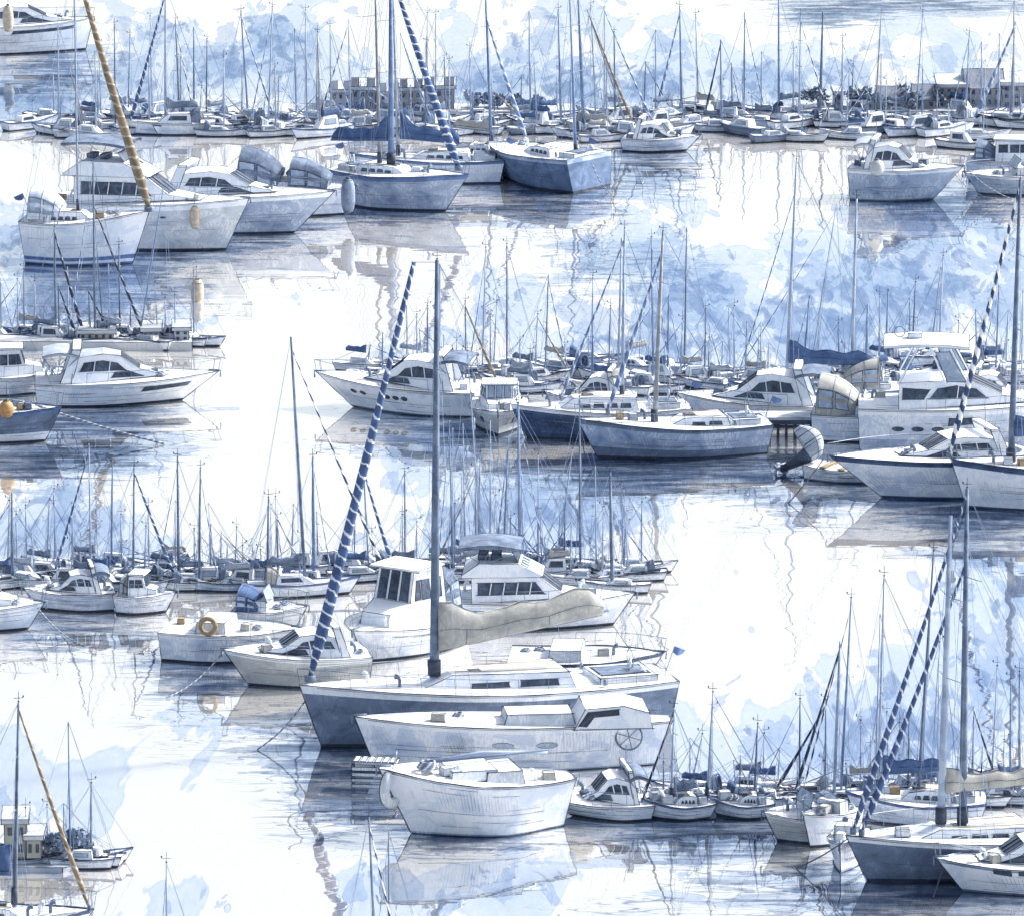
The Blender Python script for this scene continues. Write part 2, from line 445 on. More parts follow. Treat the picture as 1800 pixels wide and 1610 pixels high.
BOATS = []                                    # (phrase, x, y) anchors for the labels of the small yachts
def frame(stern, bow):
    a, b = P(*stern), P(*bow); a.z = b.z = 0; mid = (a+b)/2
    return mid, math.atan2(b.y-a.y, b.x-a.x), (b-a).length
def local_of(root_mid, rz, world): return Matrix.Rotation(-rz, 3, 'Z') @ (Vector(world)-root_mid)
def on_axis(stern, bow, px):                  # place on the boat's centreline that shows at picture column px
    a, b = P(*stern), P(*bow); xa, xb = proj(a)[0], proj(b)[0]
    f = (px-xa)/(xb-xa) if abs(xb-xa) > 1 else .5
    return a.lerp(b, f)
def mast_points(stern, bow, mid, rz, bx, tx, ty, zdeck):
    w = on_axis(stern, bow, bx); row = proj(w)[1]; s = S(row)*math.cos(EL)
    hgt = (row-ty)/s
    top = w+Vector(((tx-proj(w)[0])/S(row), 0, hgt)); base = w+Vector((0, 0, zdeck))
    return local_of(mid, rz, base), local_of(mid, rz, top), S(row)
def spreaders(mast, base, top, levels, half, r=.02):
    for l in levels:
        p = base.lerp(top, l); mb = MB()
        mb.tube([p+Vector((-.12*half, half, .06)), p, p+Vector((-.12*half, -half, .06))], [r*.7, r, r*.7], 'steel', 5)
        mb.build('spreader', mast)
def masthead(mast, top, r, s=1.0):
    mb = MB()
    mb.tube([top, top+Vector((0, 0, .75*s))], r*.25, 'pencil', 4)
    mb.box(top+Vector((0, 0, .05)), (.12*s, .06, .04), 'pencil', 0, False)
    mb.tube([top+Vector((-.3*s, 0, .18)), top+Vector((.32*s, 0, .2))], r*.25, 'pencil', 4)
    mb.box(top+Vector((.3*s, 0, .26)), (.09*s, .02, .07), 'pencil', 0, False)
    mb.build('wind_vane', mast)

def sailboat(name, label, stern, bow, masts, B=3.2, fb=1.25, fs=1.0, rake=.9, top='white_paint', boot='antifoul', sheer='stripe_blue',
             cabin=True, cab=(.22, .66, .5), rail=True, boom=None, jib=None, hoodx=None, phrase=None, cat='sailboat', group=None, stern_o=.3,
             flare=.8, wins=4, nsp=2, shroud=True, lines=.018, tw=.72, stripes=None, wheel=True, mid=None, deck='deck_white', glassm='glass', full=.42):
    o, rz, L = frame(stern, bow)
    root = empty(name, o, rz, label, cat, group)
    h = Hull(L, B, fb, fs, rake, stern_o, flare, full, tw, 2.0)
    h.mesh(root, top, boot, sheer, lines, stripes=stripes, mid=mid, deck=deck)
    x_ = lambda t: -L/2+L*t
    C = None
    if cabin:
        a, b, hh = cab; za, zb = h.zs(a)-.08, h.zs(b)-.08
        w = min(h.bs(a), h.bs((a+b)/2))*.66
        pr = [(x_(a), za), (x_(a)+.06*L*.3, za+hh), (x_(a+(b-a)*.5), za+hh*1.05), (x_(b)-.09*L, zb+hh*.72), (x_(b), zb)]
        C = Cabin(pr, w, x_(a), za, .18, w*.5/(x_(b)-x_(a)))
        co = C.build('cabin', root, 'bright_white', lines*.9)
        n = wins
        for i in range(n):
            xa = x_(a)+.10*L*.5+(x_(b)-x_(a)-.16*L)*i/n; xb = xa+(x_(b)-x_(a)-.16*L)/n*.78
            k = .34 if i < n-1 else .28
            z1 = za+hh*.30; z2 = za+hh*(.30+k)
            C.side_window(co, [(xa, z1), (xb, z1), (xb-.04, z2), (xa+.04, z2)], glassm, 'window', lines*.8)
        mb = MB(); xm = x_(a+(b-a)*.62); mb.box((xm, 0, za+hh*1.0+.03), (.55, .5, .08), 'glass', 0, True, .9); mb.build('hatch', root, lines*.7)
        mb = MB()
        for sd in (.4, -.4): mb.tube([(x_(a)+.3, sd*w*1.3, za+hh*1.06), (x_(a+(b-a)*.5), sd*w*1.1, za+hh*1.14), (x_(b)-.1*L, sd*w*.8, zb+hh*.82)], .022, 'wood', 4)
        mb.build('hand_rail', root)
    # cockpit well, winches
    mb = MB(); zc = h.zs(.12)
    mb.box((x_(.12), 0, zc+.10), (L*.17, h.bs(.12)*1.25, .30), 'pale_grey'); mb.box((x_(.12), 0, zc+.26), (L*.14, h.bs(.12)*.8, .03), 'canvas_slate')
    mb.build('cockpit', root, lines)
    for sd in (1, -1):
        mb = MB(); mb.tube([(x_(.2), sd*h.bs(.2)*.78, zc+.05), (x_(.2), sd*h.bs(.2)*.78, zc+.32)], [.09, .06], 'steel', 8); mb.build('winch', root)
    gear(root, h, [t for t in (.78, .86, .7, .3, .06) if not (cabin and cab[0]-.02 < t < cab[1]+.02)])
    if L > 5.5:
        mb = MB(); a = Vector((x_(.0), .35*h.bs(0), h.zs(0))); mb.tube([a, a+Vector((-.45, 0, 1.25))], .018, 'steel', 4)
        mb.grid([[a+Vector((-.36-.5*k, .08*math.sin(k*5), 1.0-.18*k-.10*math.sin(k*4))), a+Vector((-.45-.5*k, .08*math.sin(k*5+.4), 1.25-.22*k))] for k in (0, .33, .66, 1)], 'stripe_blue'); mb.build('ensign', root)
    if wheel and L > 6:
        mb = MB(); zz = zc+.75; mb.ring((x_(.09), 0, zz), .42, .022, 'steel', 'x'); mb.tube([(x_(.09), 0, zc), (x_(.09), 0, zz)], .06, 'bright_white', 6)
        for k in range(3):
            a = math.pi*k/3; mb.tube([(x_(.09), math.cos(a)*.42, zz+math.sin(a)*.42), (x_(.09), -math.cos(a)*.42, zz-math.sin(a)*.42)], .012, 'steel', 3)
        mb.build('steering_wheel', root)
    if rail: rails(root, h, .04, .97)
    if hoodx: hood(root, x_(hoodx[0]), x_(hoodx[1]), h.bs(hoodx[0])*.8, h.zs(hoodx[0])+.1, hoodx[2], hoodx[3] if len(hoodx) > 3 else 'canvas_grey')
    first = None
    for mi, md in enumerate(masts):
        bx, tx, ty, rpx, mm = md[:5]
        w = on_axis(stern, bow, bx); tt = h.tx(local_of(o, rz, w).x)
        zb = h.zs(tt) + (.45 if cabin and cab[0] < tt < cab[1] else 0)
        base, topp, s = mast_points(stern, bow, o, rz, bx, tx, ty, zb-.15)
        r = rpx/s; mb = MB()
        mb.tube([base, base.lerp(topp, .5), topp], [r, r*.74, r*.42], mm, 8)
        mb.line([base+Vector((0, -r, 0)), topp+Vector((0, -r*.6, 0))], .012)
        mo = mb.build('mast', root)
        g = MB(); g.tube([base+Vector((0, 0, .1)), base+Vector((0, 0, .75))], r*1.35, 'dark_slate', 8); g.build('mast_collar', mo)
        spreaders(mo, base, topp, [.48, .74][:nsp] if nsp else [], B*.30)
        masthead(mo, topp, min(r, .05), .6)
        if first is None: first = (base, topp, tt, r)
        if shroud:
            rg = MB(); rigging(rg, topp, base, h, tt, .010, 'wire', (.48,), .6, True, jib is None and mi == 0); rg.build('rigging', root)
        if boom and mi in boom:
            bl = boom[mi]; z = bl.get('z', 1.2)
            p0 = base+Vector((-.1, 0, z)); p1 = p0+Vector((-bl['len'], bl.get('dy', 0), bl.get('rise', .15)))
            mb = MB(); mb.tube([p0, p1], .07, bl.get('bm', 'mast_slate'), 6); mb.tube([p1, topp], .008, 'wire', 3); mb.tube([p0.lerp(p1, .7), (p0.x-bl['len']*.75, 0, zb)], .012, 'wire', 3)
            bo = mb.build('boom', root)
            if bl.get('cover'): sail_cover(bo, p0+Vector((-.02, 0, .05)), p1.lerp(p0, .04)+Vector((0, 0, .05)), bl.get('r', .24), bl['cover'], peak=bl.get('peak', 1.7))
    if jib:
        for j in (jib if isinstance(jib, list) else [jib]):
            m, rpx, frac = j[0], j[1], j[2]
            base, topp, tt, r = first; s = S(proj(o)[1])
            bp = h.sheer(1, 0); bp.z += .1
            if len(j) > 3:                      # a picture column and row where its foot meets the deck
                px, zf = j[3], j[4]; w = on_axis(stern, bow, px); bp = local_of(o, rz, w)+Vector((0, 0, zf))
            e = base.lerp(topp, frac); mb = MB()
            if len(j) > 5: e = e+local_of(Vector(), rz, (j[5]/s, 0, 0)); mb.tube([e, base.lerp(topp, .995)], .014, 'wire', 4)
            furled(mb, bp, e, rpx/s, m, 8, 18); mb.tube([bp-Vector((0, 0, .15)), bp+Vector((0, 0, .12))], rpx/s*.9, 'steel', 8)
            mb.build('furled_sail', root)
    if phrase: 
        q = proj(o); BOATS.append((phrase, q[0], q[1]))
    return root, h, x_, C

def gear(root, h, ts):
    """loose fittings standing fixed on the deck: boxes, vents and coils of rope"""
    for t in ts:
        sd = rnd.choice([-1, 1])*h.bs(t)*rnd.uniform(.15, .5); c = Vector((-h.L/2+h.L*t, sd, h.zs(t)-.02)); k = rnd.random(); mb = MB()
        if k < .4:
            mb.box(c+Vector((0, 0, .14)), (rnd.uniform(.3, .6), rnd.uniform(.3, .5), .3), rnd.choice(['pale_grey', 'canvas_grey', 'canvas_slate', 'wood', 'canvas_tan']), rnd.uniform(-.3, .3), True, .9); mb.build('deck_box', root, .014)
        elif k < .65:
            for i in range(3): mb.ring(c+Vector((0, 0, .04+.05*i)), .24-.04*i, .035, 'rope', 'z', 12, 5)
            mb.build('rope_coil', root)
        else:
            mb.tube([c, c+Vector((0, 0, .3)), c+Vector((.08, 0, .42)), c+Vector((.2, 0, .44))], [.07, .07, .09, .13], rnd.choice(['bright_white', 'canvas_slate']), 8); mb.build('vent', root)
def ports(root, h, ts, hh=.55, r=(.16, .07), m='glass', name='porthole'):
    for t in ts:
        for side in (1, -1):
            mb = MB(); c = h.pt(t, hh, side); tg = (h.pt(t+.02, hh, side)-h.pt(t-.02, hh, side)).normalized(); up = (h.pt(t, hh+.05, side)-h.pt(t, hh-.05, side)).normalized()
            nn = tg.cross(up)*(-side); nn = nn if nn.y*side > 0 else -nn
            a = [mb.vert(c+nn*.025+tg*r[0]*math.cos(k*math.pi/6)+up*r[1]*math.sin(k*math.pi/6)) for k in range(12)]
            b = [mb.vert(c-nn*.03+tg*r[0]*math.cos(k*math.pi/6)+up*r[1]*math.sin(k*math.pi/6)) for k in range(12)]
            mb.face(a if side < 0 else list(reversed(a)), m, True)
            for k in range(12): mb.face([a[k], a[(k+1) % 12], b[(k+1) % 12], b[k]], m, False)
            mb.build(name, root, .01)

def motorboat(name, label, stern, bow, style='express', B=3.4, fb=1.5, fs=1.05, rake=1.5, top='white_paint', boot='antifoul', sheer='bright_white', rail=True,
              hs=1.0, phrase=None, canvas='canvas_slate', port=None, lines=.018, glass='glass', arch=False, cat='motorboat', group=None, stripes=None, tw=.9, mid=None, roofm=None, hullwin=None, full=.5, stern_o=.1):
    o, rz, L = frame(stern, bow); root = empty(name, o, rz, label, cat, group)
    h = Hull(L, B, fb, fs, rake, stern_o, 1.5, full, tw, 2.4, .05)
    h.mesh(root, top, boot, sheer, lines, stripes=stripes, mid=mid)
    x_ = lambda t: -L/2+L*t
    z = lambda t: h.zs(t)-.08
    if style == 'express':
        H = 1.25*hs
        pr = [(x_(.24), z(.24)), (x_(.26), z(.3)+H*.9), (x_(.46), z(.46)+H), (x_(.58), z(.58)+H*.88), (x_(.72), z(.7)+H*.36), (x_(.9), z(.88)+.08)]
        w = h.bs(.3)*.80; C = Cabin(pr, w, x_(.24), z(.24), .20, w*.62/(.66*L)); co = C.build('cabin', root, 'bright_white', lines, roofm)
        zb = z(.4)+H*.42
        C.side_window(co, [(x_(.30), zb+.02), (x_(.62), zb), (x_(.56), zb+H*.26), (x_(.46), zb+H*.36), (x_(.33), zb+H*.30)], glass, 'window', lines, 2)
        C.side_window(co, [(x_(.52), zb-.24*H), (x_(.74), zb-.22*H), (x_(.64), zb-.03*H), (x_(.54), zb-.06*H)], glass, 'window', lines)
        C.front_window(co, pr[3], pr[4], 3, glass, lines)
        mb = MB(); mb.box((x_(.80), 0, z(.8)+H*.20), (.6, .55, .07), 'glass', 0, True, .9); mb.build('hatch', root, lines*.7)
        # raised cockpit roof / targa arch
        mb = MB(); za = z(.25)+H
        for sd in (1, -1):
            mb.grid([[(x_(.16), sd*w*.96, z(.2)), (x_(.24), sd*w*.96, z(.2))], [(x_(.25), sd*w*.84, za+.32), (x_(.31), sd*w*.84, za+.32)]], 'bright_white')
            mb.grid([[(x_(.24), sd*w*.92, z(.2)), (x_(.16), sd*w*.92, z(.2))], [(x_(.31), sd*w*.80, za+.32), (x_(.25), sd*w*.80, za+.32)]], 'bright_white')
        mb.box((x_(.28), 0, za+.34), (L*.06, w*1.7, .09), 'bright_white'); mb.tube([(x_(.28), 0, za+.38), (x_(.28), 0, za+1.2)], .02, 'steel', 4)
        mb.build('radar_arch', root, lines)
        if canvas: bimini(root, x_(.04), x_(.3), w*.9, z(.1)+.5, za+.15, canvas, 'canopy')
    elif style == 'fly':
        H = 1.35*hs; w = h.bs(.3)*.82
        pr = [(x_(.16), z(.16)), (x_(.16), z(.2)+H), (x_(.56), z(.5)+H), (x_(.70), z(.66)+H*.30), (x_(.88), z(.86)+.1)]
        C = Cabin(pr, w, x_(.16), z(.16), .14, w*.55/(.72*L)); co = C.build('cabin', root, 'bright_white', lines)
        zb = z(.35)+H*.34
        C.side_window(co, [(x_(.2), zb), (x_(.60), zb), (x_(.54), zb+H*.46), (x_(.2), zb+H*.46)], glass, 'window', lines, 4)
        C.front_window(co, pr[2], pr[3], 3, glass, lines)
        z2 = z(.35)+H; H2 = .75*hs
        p2 = [(x_(.10), z2+.02), (x_(.10), z2+.14), (x_(.2), z2+H2), (x_(.44), z2+H2*.95), (x_(.585), z2+.06), (x_(.585), z2+.02)]
        C2 = Cabin(p2, w*.98, x_(.1), z2, .16, w*.3/(.5*L)); fo = C2.build('flybridge', root, 'bright_white', lines)
        C2.front_window(fo, (x_(.455), z2+H2*.88), (x_(.50), z2+H2*.62), 4, 'glass_pale', lines*.8)
        mb = MB()
        for sx in (.22, .3): mb.box((x_(sx), 0, z2+H2+.12), (.4, .9, .25), 'canvas_slate')
        mb.build('helm_seat', fo, lines)
        if canvas:
            bimini(root, x_(.08), x_(.46), w*.86, z2+H2, z2+H2+.95*hs, canvas, 'canopy')
            mb = MB(); mb.poly([(x_(.44), -w*.6, z2+H2), (x_(.44), w*.6, z2+H2), (x_(.4), w*.6, z2+H2+.5), (x_(.4), -w*.6, z2+H2+.5)], 'glass'); mb.build('windscreen', root, lines)
    elif style == 'hardtop':
        H = 1.2*hs; w = h.bs(.3)*.84
        pr = [(x_(.2), z(.2)), (x_(.2), z(.2)+H*.75), (x_(.56), z(.5)+H*.8), (x_(.74), z(.7)+H*.30), (x_(.9), z(.88)+.1)]
        C = Cabin(pr, w, x_(.2), z(.2), .16, w*.55/(.7*L)); co = C.build('cabin', root, 'bright_white', lines)
        zb = z(.4)+H*.28
        C.side_window(co, [(x_(.36), zb), (x_(.66), zb), (x_(.6), zb+H*.26), (x_(.5), zb+H*.36), (x_(.40), zb+H*.28)], glass, 'window', lines, 1)
        C.side_window(co, [(x_(.22), zb), (x_(.33), zb), (x_(.36), zb+H*.26), (x_(.22), zb+H*.32)], glass, 'window', lines)
        C.front_window(co, pr[2], pr[3], 3, glass, lines)
        zt = z(.3)+H*.78; Ht = 1.15*hs; mb = MB(); rows = []
        for f in (0, .25, .5, .75, 1): rows.append([Vector((x_(.12+.44*f), w*c, zt+Ht+.18-.10*abs(c)**2+.12*math.sin(math.pi*f))) for c in (-.9, -.6, -.2, .2, .6, .9)])
        mb.grid(rows, 'bright_white', True, True); mb.grid([[p-Vector((0, 0, .12)) for p in reversed(r)] for r in rows], 'bright_white', True, False)
        for sd in (0, -1): mb.grid([[r[sd] for r in rows], [r[sd]-Vector((0, 0, .12)) for r in rows]], 'bright_white', False)
        mb.build('hardtop', root, lines, ang=.8)
        mb = MB()
        for sd in (.86, -.86):
            for xa, xb in ((.56, .46), (.44, .36), (.2, .3)): mb.tube([(x_(xa), sd*w, zt-.05), (x_(xb), sd*w*.96, zt+Ht+.1)], .045, 'bright_white', 4)
            for xa, xb in ((.56, .46), (.2, .3)): mb.tube([(x_(xa)+.06, sd*w, zt-.05), (x_(xb)+.06, sd*w*.96, zt+Ht+.1)], .014, 'pencil', 3)
        mb.build('roof_post', root)
        for sd in (1, -1):
            mb = MB(); q = [(x_(.55), sd*w*.84, zt+.02), (x_(.45), sd*w*.84, zt+.02), (x_(.385), sd*w*.82, zt+Ht*.9), (x_(.46), sd*w*.82, zt+Ht*.9)]
            mb.poly(q, 'glass_pale'); mb.build('window', root, lines)
        mb = MB(); mb.ring((x_(.2), .2, zt+Ht+.5), .26, .03, 'steel', 'y', 14, 5); mb.box((x_(.28), -.1, zt+Ht+.4), (.7, .5, .22), 'bright_white'); mb.tube([(x_(.3), .4, zt+Ht+.2), (x_(.29), .4, zt+Ht+1.3)], .015, 'steel', 4); mb.build('radar', root, lines)
    elif style == 'pilot':
        H = 1.55*hs; w = h.bs(.35)*.72
        pr = [(x_(.26), z(.26)), (x_(.27), z(.3)+H), (x_(.56), z(.5)+H*.98), (x_(.62), z(.6)+H*.42), (x_(.84), z(.8)+H*.25), (x_(.86), z(.86))]
        C = Cabin(pr, w, x_(.26), z(.26), .10, w*.5/(.6*L)); co = C.build('cabin', root, 'bright_white', lines)
        zb = z(.4)+H*.46
        for a, b in ((.30, .39), (.415, .5)): C.side_window(co, [(x_(a), zb), (x_(b), zb), (x_(b), zb+H*.36), (x_(a), zb+H*.36)], glass, 'window', lines)
        C.side_window(co, [(x_(.515), zb), (x_(.575), zb), (x_(.545), zb+H*.36), (x_(.515), zb+H*.36)], glass, 'window', lines)
        C.front_window(co, pr[2], pr[3], 3, glass, lines)
        mb = MB(); mb.box((x_(.42), 0, z(.42)+H+.05), (L*.36, w*1.7, .08), 'bright_white'); mb.build('roof', root, lines)
        if canvas: hood(root, x_(.05), x_(.26), w*.98, z(.1), H*.9, canvas, 'sprayhood')
    elif style == 'open':
        mb = MB(); w = h.bs(.3)
        mb.box((x_(.42), 0, z(.4)+.25), (L*.26, w*1.5, .55), 'pale_grey', 0, True, .9)
        mb.build('console', root, lines)
        if canvas: mb = MB(); mb.poly([(x_(.56), -w*.7, z(.5)+.45), (x_(.56), w*.7, z(.5)+.45), (x_(.48), w*.6, z(.5)+1.0), (x_(.48), -w*.6, z(.5)+1.0)], 'glass_pale'); mb.build('windscreen', root, lines)
        if canvas: hood(root, x_(.02), x_(.4), w*.9, z(.2)+.05, 1.3*hs, canvas, 'canopy')
    if rail: rails(root, h, .34 if style != 'open' else .45, .98, .55, low=False)
    if port: ports(root, h, port[0], port[1], port[2])
    if hullwin:
        for a, b, h0, h1 in hullwin:
            for side in (1, -1):
                mb = MB(); n = 5
                q = [h.pt(a+(b-a)*i/n, h0+(h1-h0)*.25*i/n, side)+Vector((0, side*.02, 0)) for i in range(n+1)]+[h.pt(b-(b-a)*i/n*.97, h1, side)+Vector((0, side*.02, 0)) for i in range(n+1)]
                mid_ = [(q[i], q[2*n+1-i]) for i in range(n+1)]
                mb.grid([[a_ for a_, b_ in mid_], [b_ for a_, b_ in mid_]] if side < 0 else [[b_ for a_, b_ in mid_], [a_ for a_, b_ in mid_]], glass)
                mb.build('hull_window', root, lines*.8)
    mb = MB()
    mb.tube([h.sheer(1, 0)+Vector((-.5, 0, .05)), h.sheer(1, 0)+Vector((.12, 0, .04)), h.sheer(1, 0)+Vector((.1, 0, -.3))], .05, 'steel', 5)
    mb.build('anchor', root)
    gear(root, h, [.06, .1, .86, .8] if style != 'open' else [.1, .2, .7, .78])
    if phrase: 
        q = proj(o); BOATS.append((phrase, q[0], q[1]))
    return root, h, x_

def fender(px, py, row, hpx, m, label, rope=40, round_=False, off=13):
    """hangs on its line, px,py = its middle in the picture; row = waterline row of the boat it hangs on"""
    row += off; w = P(px, row); s = S(row); z = (row-py)/s/math.cos(EL)
    root = empty('fender', w+Vector((0, 0, z)), 0, label, 'fender', 'fenders hung over the sides of moored boats')
    r = hpx/s/2*(.85 if round_ else .42); H = hpx/s/2; mb = MB(); rows = []
    for i in range(9):
        a = -math.pi/2+math.pi*i/8; rr = r*(max(.12, math.cos(a))**(.9 if round_ else .45))
        rows.append([Vector((math.cos(2*math.pi*k/10)*rr, math.sin(2*math.pi*k/10)*rr, math.sin(a)*H)) for k in range(10)])
    mb.grid(rows, m, False, True, True)
    for i in (1, 7): mb.line([rows[i][k % 10]*1.02 for k in range(11)], .014)
    mb.build('bladder', root)
    mb = MB(); mb.tube([(0, 0, H*.95), (.02, .05, H+rope/s)], .014, 'pencil', 4); mb.tube([(0, 0, H*.9), (0, 0, H*1.12)], r*.28, 'rubber', 8); mb.build('line', root)
def mooring(p0, z0, p1, z1, label, r=.03, m='rope', sag=.3, name='mooring_line'):
    a = P(*p0)+Vector((0, 0, z0)); b = P(*p1)+Vector((0, 0, z1)); mb = MB()
    mb.tube([a.lerp(b, i/12)-a-Vector((0, 0, sag*math.sin(math.pi*i/12))) for i in range(13)], r, m, 5)
    tag(mb.build(name, None, 0, a), label, 'rope', 'mooring lines of the boats')

SMALL = []
def small_yacht(x, base, top, lean=0, stay=None, Lpx=60, hullm='white_paint', cover=None, mm='mast_pale', rpx=1.6, nsp=1, head=None, tall_cabin=False):
    """a yacht of the packed rows behind, seen mostly as its mast: hull, cabin, mast, rigging, boom with its cover, rolled jib"""
    s = S(base); L = max(2.9, Lpx/s)
    dirx = head if head else (1 if rnd.random() < .5 else -1)
    ry = rnd.uniform(-7, 7) if L < 4.5 or not stay else rnd.uniform(-3, 3)
    st = (x-dirx*L*s*.55, base-ry); bw = (x+dirx*L*s*.45, base+ry)
    o, rz, L = frame(st, bw); root = empty('small_yacht', o, rz, None, 'yacht', None)
    k_ = max(.62, min(1, L/5)); h = Hull(L, L*.31, .95*k_, .8*k_, .6*k_, .2, .8, .42, .7, 2.0); lines = .018
    shc = rnd.choice(['stripe_blue', 'bright_white', 'dark_slate'])
    h.mesh(root, hullm, 'antifoul', shc, lines, 8)
    xx = lambda t: -L/2+L*t
    za = h.zs(.3)-.05; hh = rnd.choice([.4, .45, .5, .6, 1.0])*k_; gl_ = rnd.choice(['glass', 'glass_pale', 'glass_pale'])
    C = Cabin([(xx(.24), za), (xx(.26), za+hh), (xx(.52), za+hh*.95), (xx(.66), za)], h.bs(.3)*.66, xx(.24), za, .16, .05)
    co = C.build('cabin', root, 'bright_white', lines*.8)
    C.side_window(co, [(xx(.3), za+hh*.35), (xx(.52), za+hh*.35), (xx(.49), za+hh*.78), (xx(.3), za+hh*.78)], gl_, 'window', lines*.6)
    bp, tp, s = mast_points(st, bw, o, rz, x, x+lean, top, .8*k_)
    r = rpx/s; mb = MB(); mb.tube([bp, bp.lerp(tp, .5), tp], [r, r*.9, r*.55], mm, 6); mo = mb.build('mast', root)
    if nsp: spreaders(mo, bp, tp, [.5, .75][:nsp], L*.10, .018)
    if rnd.random() < .55: masthead(mo, tp, max(r*.8, .03), .6)
    mb = MB(); tt = h.tx(bp.x); rigging(mb, tp, bp, h, tt, .0085, 'wire', (.5,) if nsp else None, .5, True, not stay); mb.build('rigging', root)
    if stay:
        mb = MB(); q = h.sheer(1, 0)+Vector((0, 0, .1))
        if len(stay) > 2: q = local_of(o, rz, P(stay[2], base))+Vector((0, 0, .7))
        furled(mb, q, bp.lerp(tp, .95), stay[1]/s, stay[0], 6, 10); mb.build('furled_sail', root)
    if cover:
        p0 = bp+Vector((-.1, 0, .8*k_)); p1 = p0+Vector((-L*.36, 0, .1)); mb = MB(); mb.tube([p0, p1], .06, mm, 5); b_ = mb.build('boom', root); sail_cover(b_, p0, p1, .2*k_, cover, lines=.012, seg=7, k=8)
    hood_ = rnd.random() < .35
    if hood_: hood(root, xx(.14), xx(.27), h.bs(.2)*.75, h.zs(.2), .85*k_, rnd.choice(['canvas_slate', 'canvas_grey', 'canvas_blue', 'canvas_tan']), lines=.012, win=False)
    SMALL.append(dict(o=root, x=x, y=base, hull=hullm, cover=cover, mm=mm, stay=stay, hpx=base-top, lean=lean, nsp=nsp, hood=hood_))
    return root
AZ_DEG, SE_DEG, SKY, SUN, SUNANG, EXPO = 66, 40, .105, 2.8, 4, 1.17
# ------------------------------------------------------------------ water
CLOUDS = [(60,180,120,60,.8),(300,60,140,60,.6),(480,90,120,90,.8),(850,150,120,60,.8),(1000,150,140,80,.8),(1130,150,140,70,.8),(1350,160,120,60,.8),(1480,130,110,60,.7),(1620,140,120,60,.6),(720,120,120,80,.7),(380,130,80,80,.8),(650,90,220,110,.5),(120,60,90,60,.4),(930,110,150,120,.6),(1180,90,60,60,.6),(1250,150,180,90,.55),(1400,110,90,60,.5),(560,140,140,90,.6),(1700,90,120,70,.35),
 (230,150,120,80,.7),(780,40,80,60,.5),(1060,60,80,70,.5),(1540,70,60,40,.4),
 (1220,540,210,150,.85),(1450,560,150,130,1.0),(1600,500,220,150,.85),(1650,420,170,80,.7),(1560,370,160,50,.7),(900,520,140,100,.55),(1000,450,120,80,.6),(740,600,160,60,.55),(1390,440,60,60,.6),(1100,610,200,70,.7),(1730,560,110,90,.7),
 (60,430,140,70,.8),(200,520,170,70,.9),(60,560,120,50,.7),
 (1000,900,180,90,.8),(860,930,170,110,.75),(760,820,140,100,.6),(80,870,140,60,.6),(110,930,150,60,.75),(330,900,80,60,.4),(280,970,160,40,.6),(640,960,120,70,.5),
 (1350,1290,160,90,.7),(1600,1290,220,140,.85),(1720,1040,130,100,.7),(1560,1200,100,80,.6),(1240,1240,80,40,.5),(1760,1220,110,110,.8),(1120,1200,110,60,.5),(1130,1300,80,60,.5),
 (120,1400,170,140,.5),(130,1520,110,80,.8),(700,1560,420,60,.55),(950,1530,120,40,.6),(520,1560,80,60,.5),(40,1300,80,50,.5),(300,1590,200,30,.45)]
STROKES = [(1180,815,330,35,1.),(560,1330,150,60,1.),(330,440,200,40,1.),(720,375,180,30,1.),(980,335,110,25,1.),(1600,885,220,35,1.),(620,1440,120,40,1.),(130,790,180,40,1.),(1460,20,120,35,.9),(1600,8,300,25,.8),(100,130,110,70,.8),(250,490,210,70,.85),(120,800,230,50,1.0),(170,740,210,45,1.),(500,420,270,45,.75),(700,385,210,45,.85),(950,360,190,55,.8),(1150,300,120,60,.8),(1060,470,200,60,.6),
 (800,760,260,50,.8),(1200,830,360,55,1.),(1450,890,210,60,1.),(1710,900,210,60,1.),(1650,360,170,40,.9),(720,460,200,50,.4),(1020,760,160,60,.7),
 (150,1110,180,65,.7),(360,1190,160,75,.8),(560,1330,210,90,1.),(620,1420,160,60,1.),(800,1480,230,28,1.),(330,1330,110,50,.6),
 (1250,1460,270,70,.95),(1550,1570,360,60,.9),(1050,1445,150,40,.6),(1700,960,160,40,.7),(1310,1540,200,60,.5),(640,720,120,30,.6)]  # dark brush patches, many below hulls: boat reflections and shade painted as water pigment
WHITES = [(500,560,170,110),(470,760,130,160),(420,900,80,90),(1290,1050,140,170),(1180,1130,80,90),(1400,300,110,90),(300,1400,220,90),(330,1500,200,80),(740,440,180,50),(1330,370,60,70),(900,1000,0,0),(1400,960,90,90),(720,60,60,60),(140,1290,120,70),(1500,940,90,60),(900,600,0,0)]
def blob(lst, x, y):
    v = 0
    for b in lst:
        if b[2] <= 0: continue
        d = ((x-b[0])/b[2])**2+((y-b[1])/b[3])**2
        if d < 7: v = max(v, (b[4] if len(b) > 4 else 1)*math.exp(-d*.8))
    return v
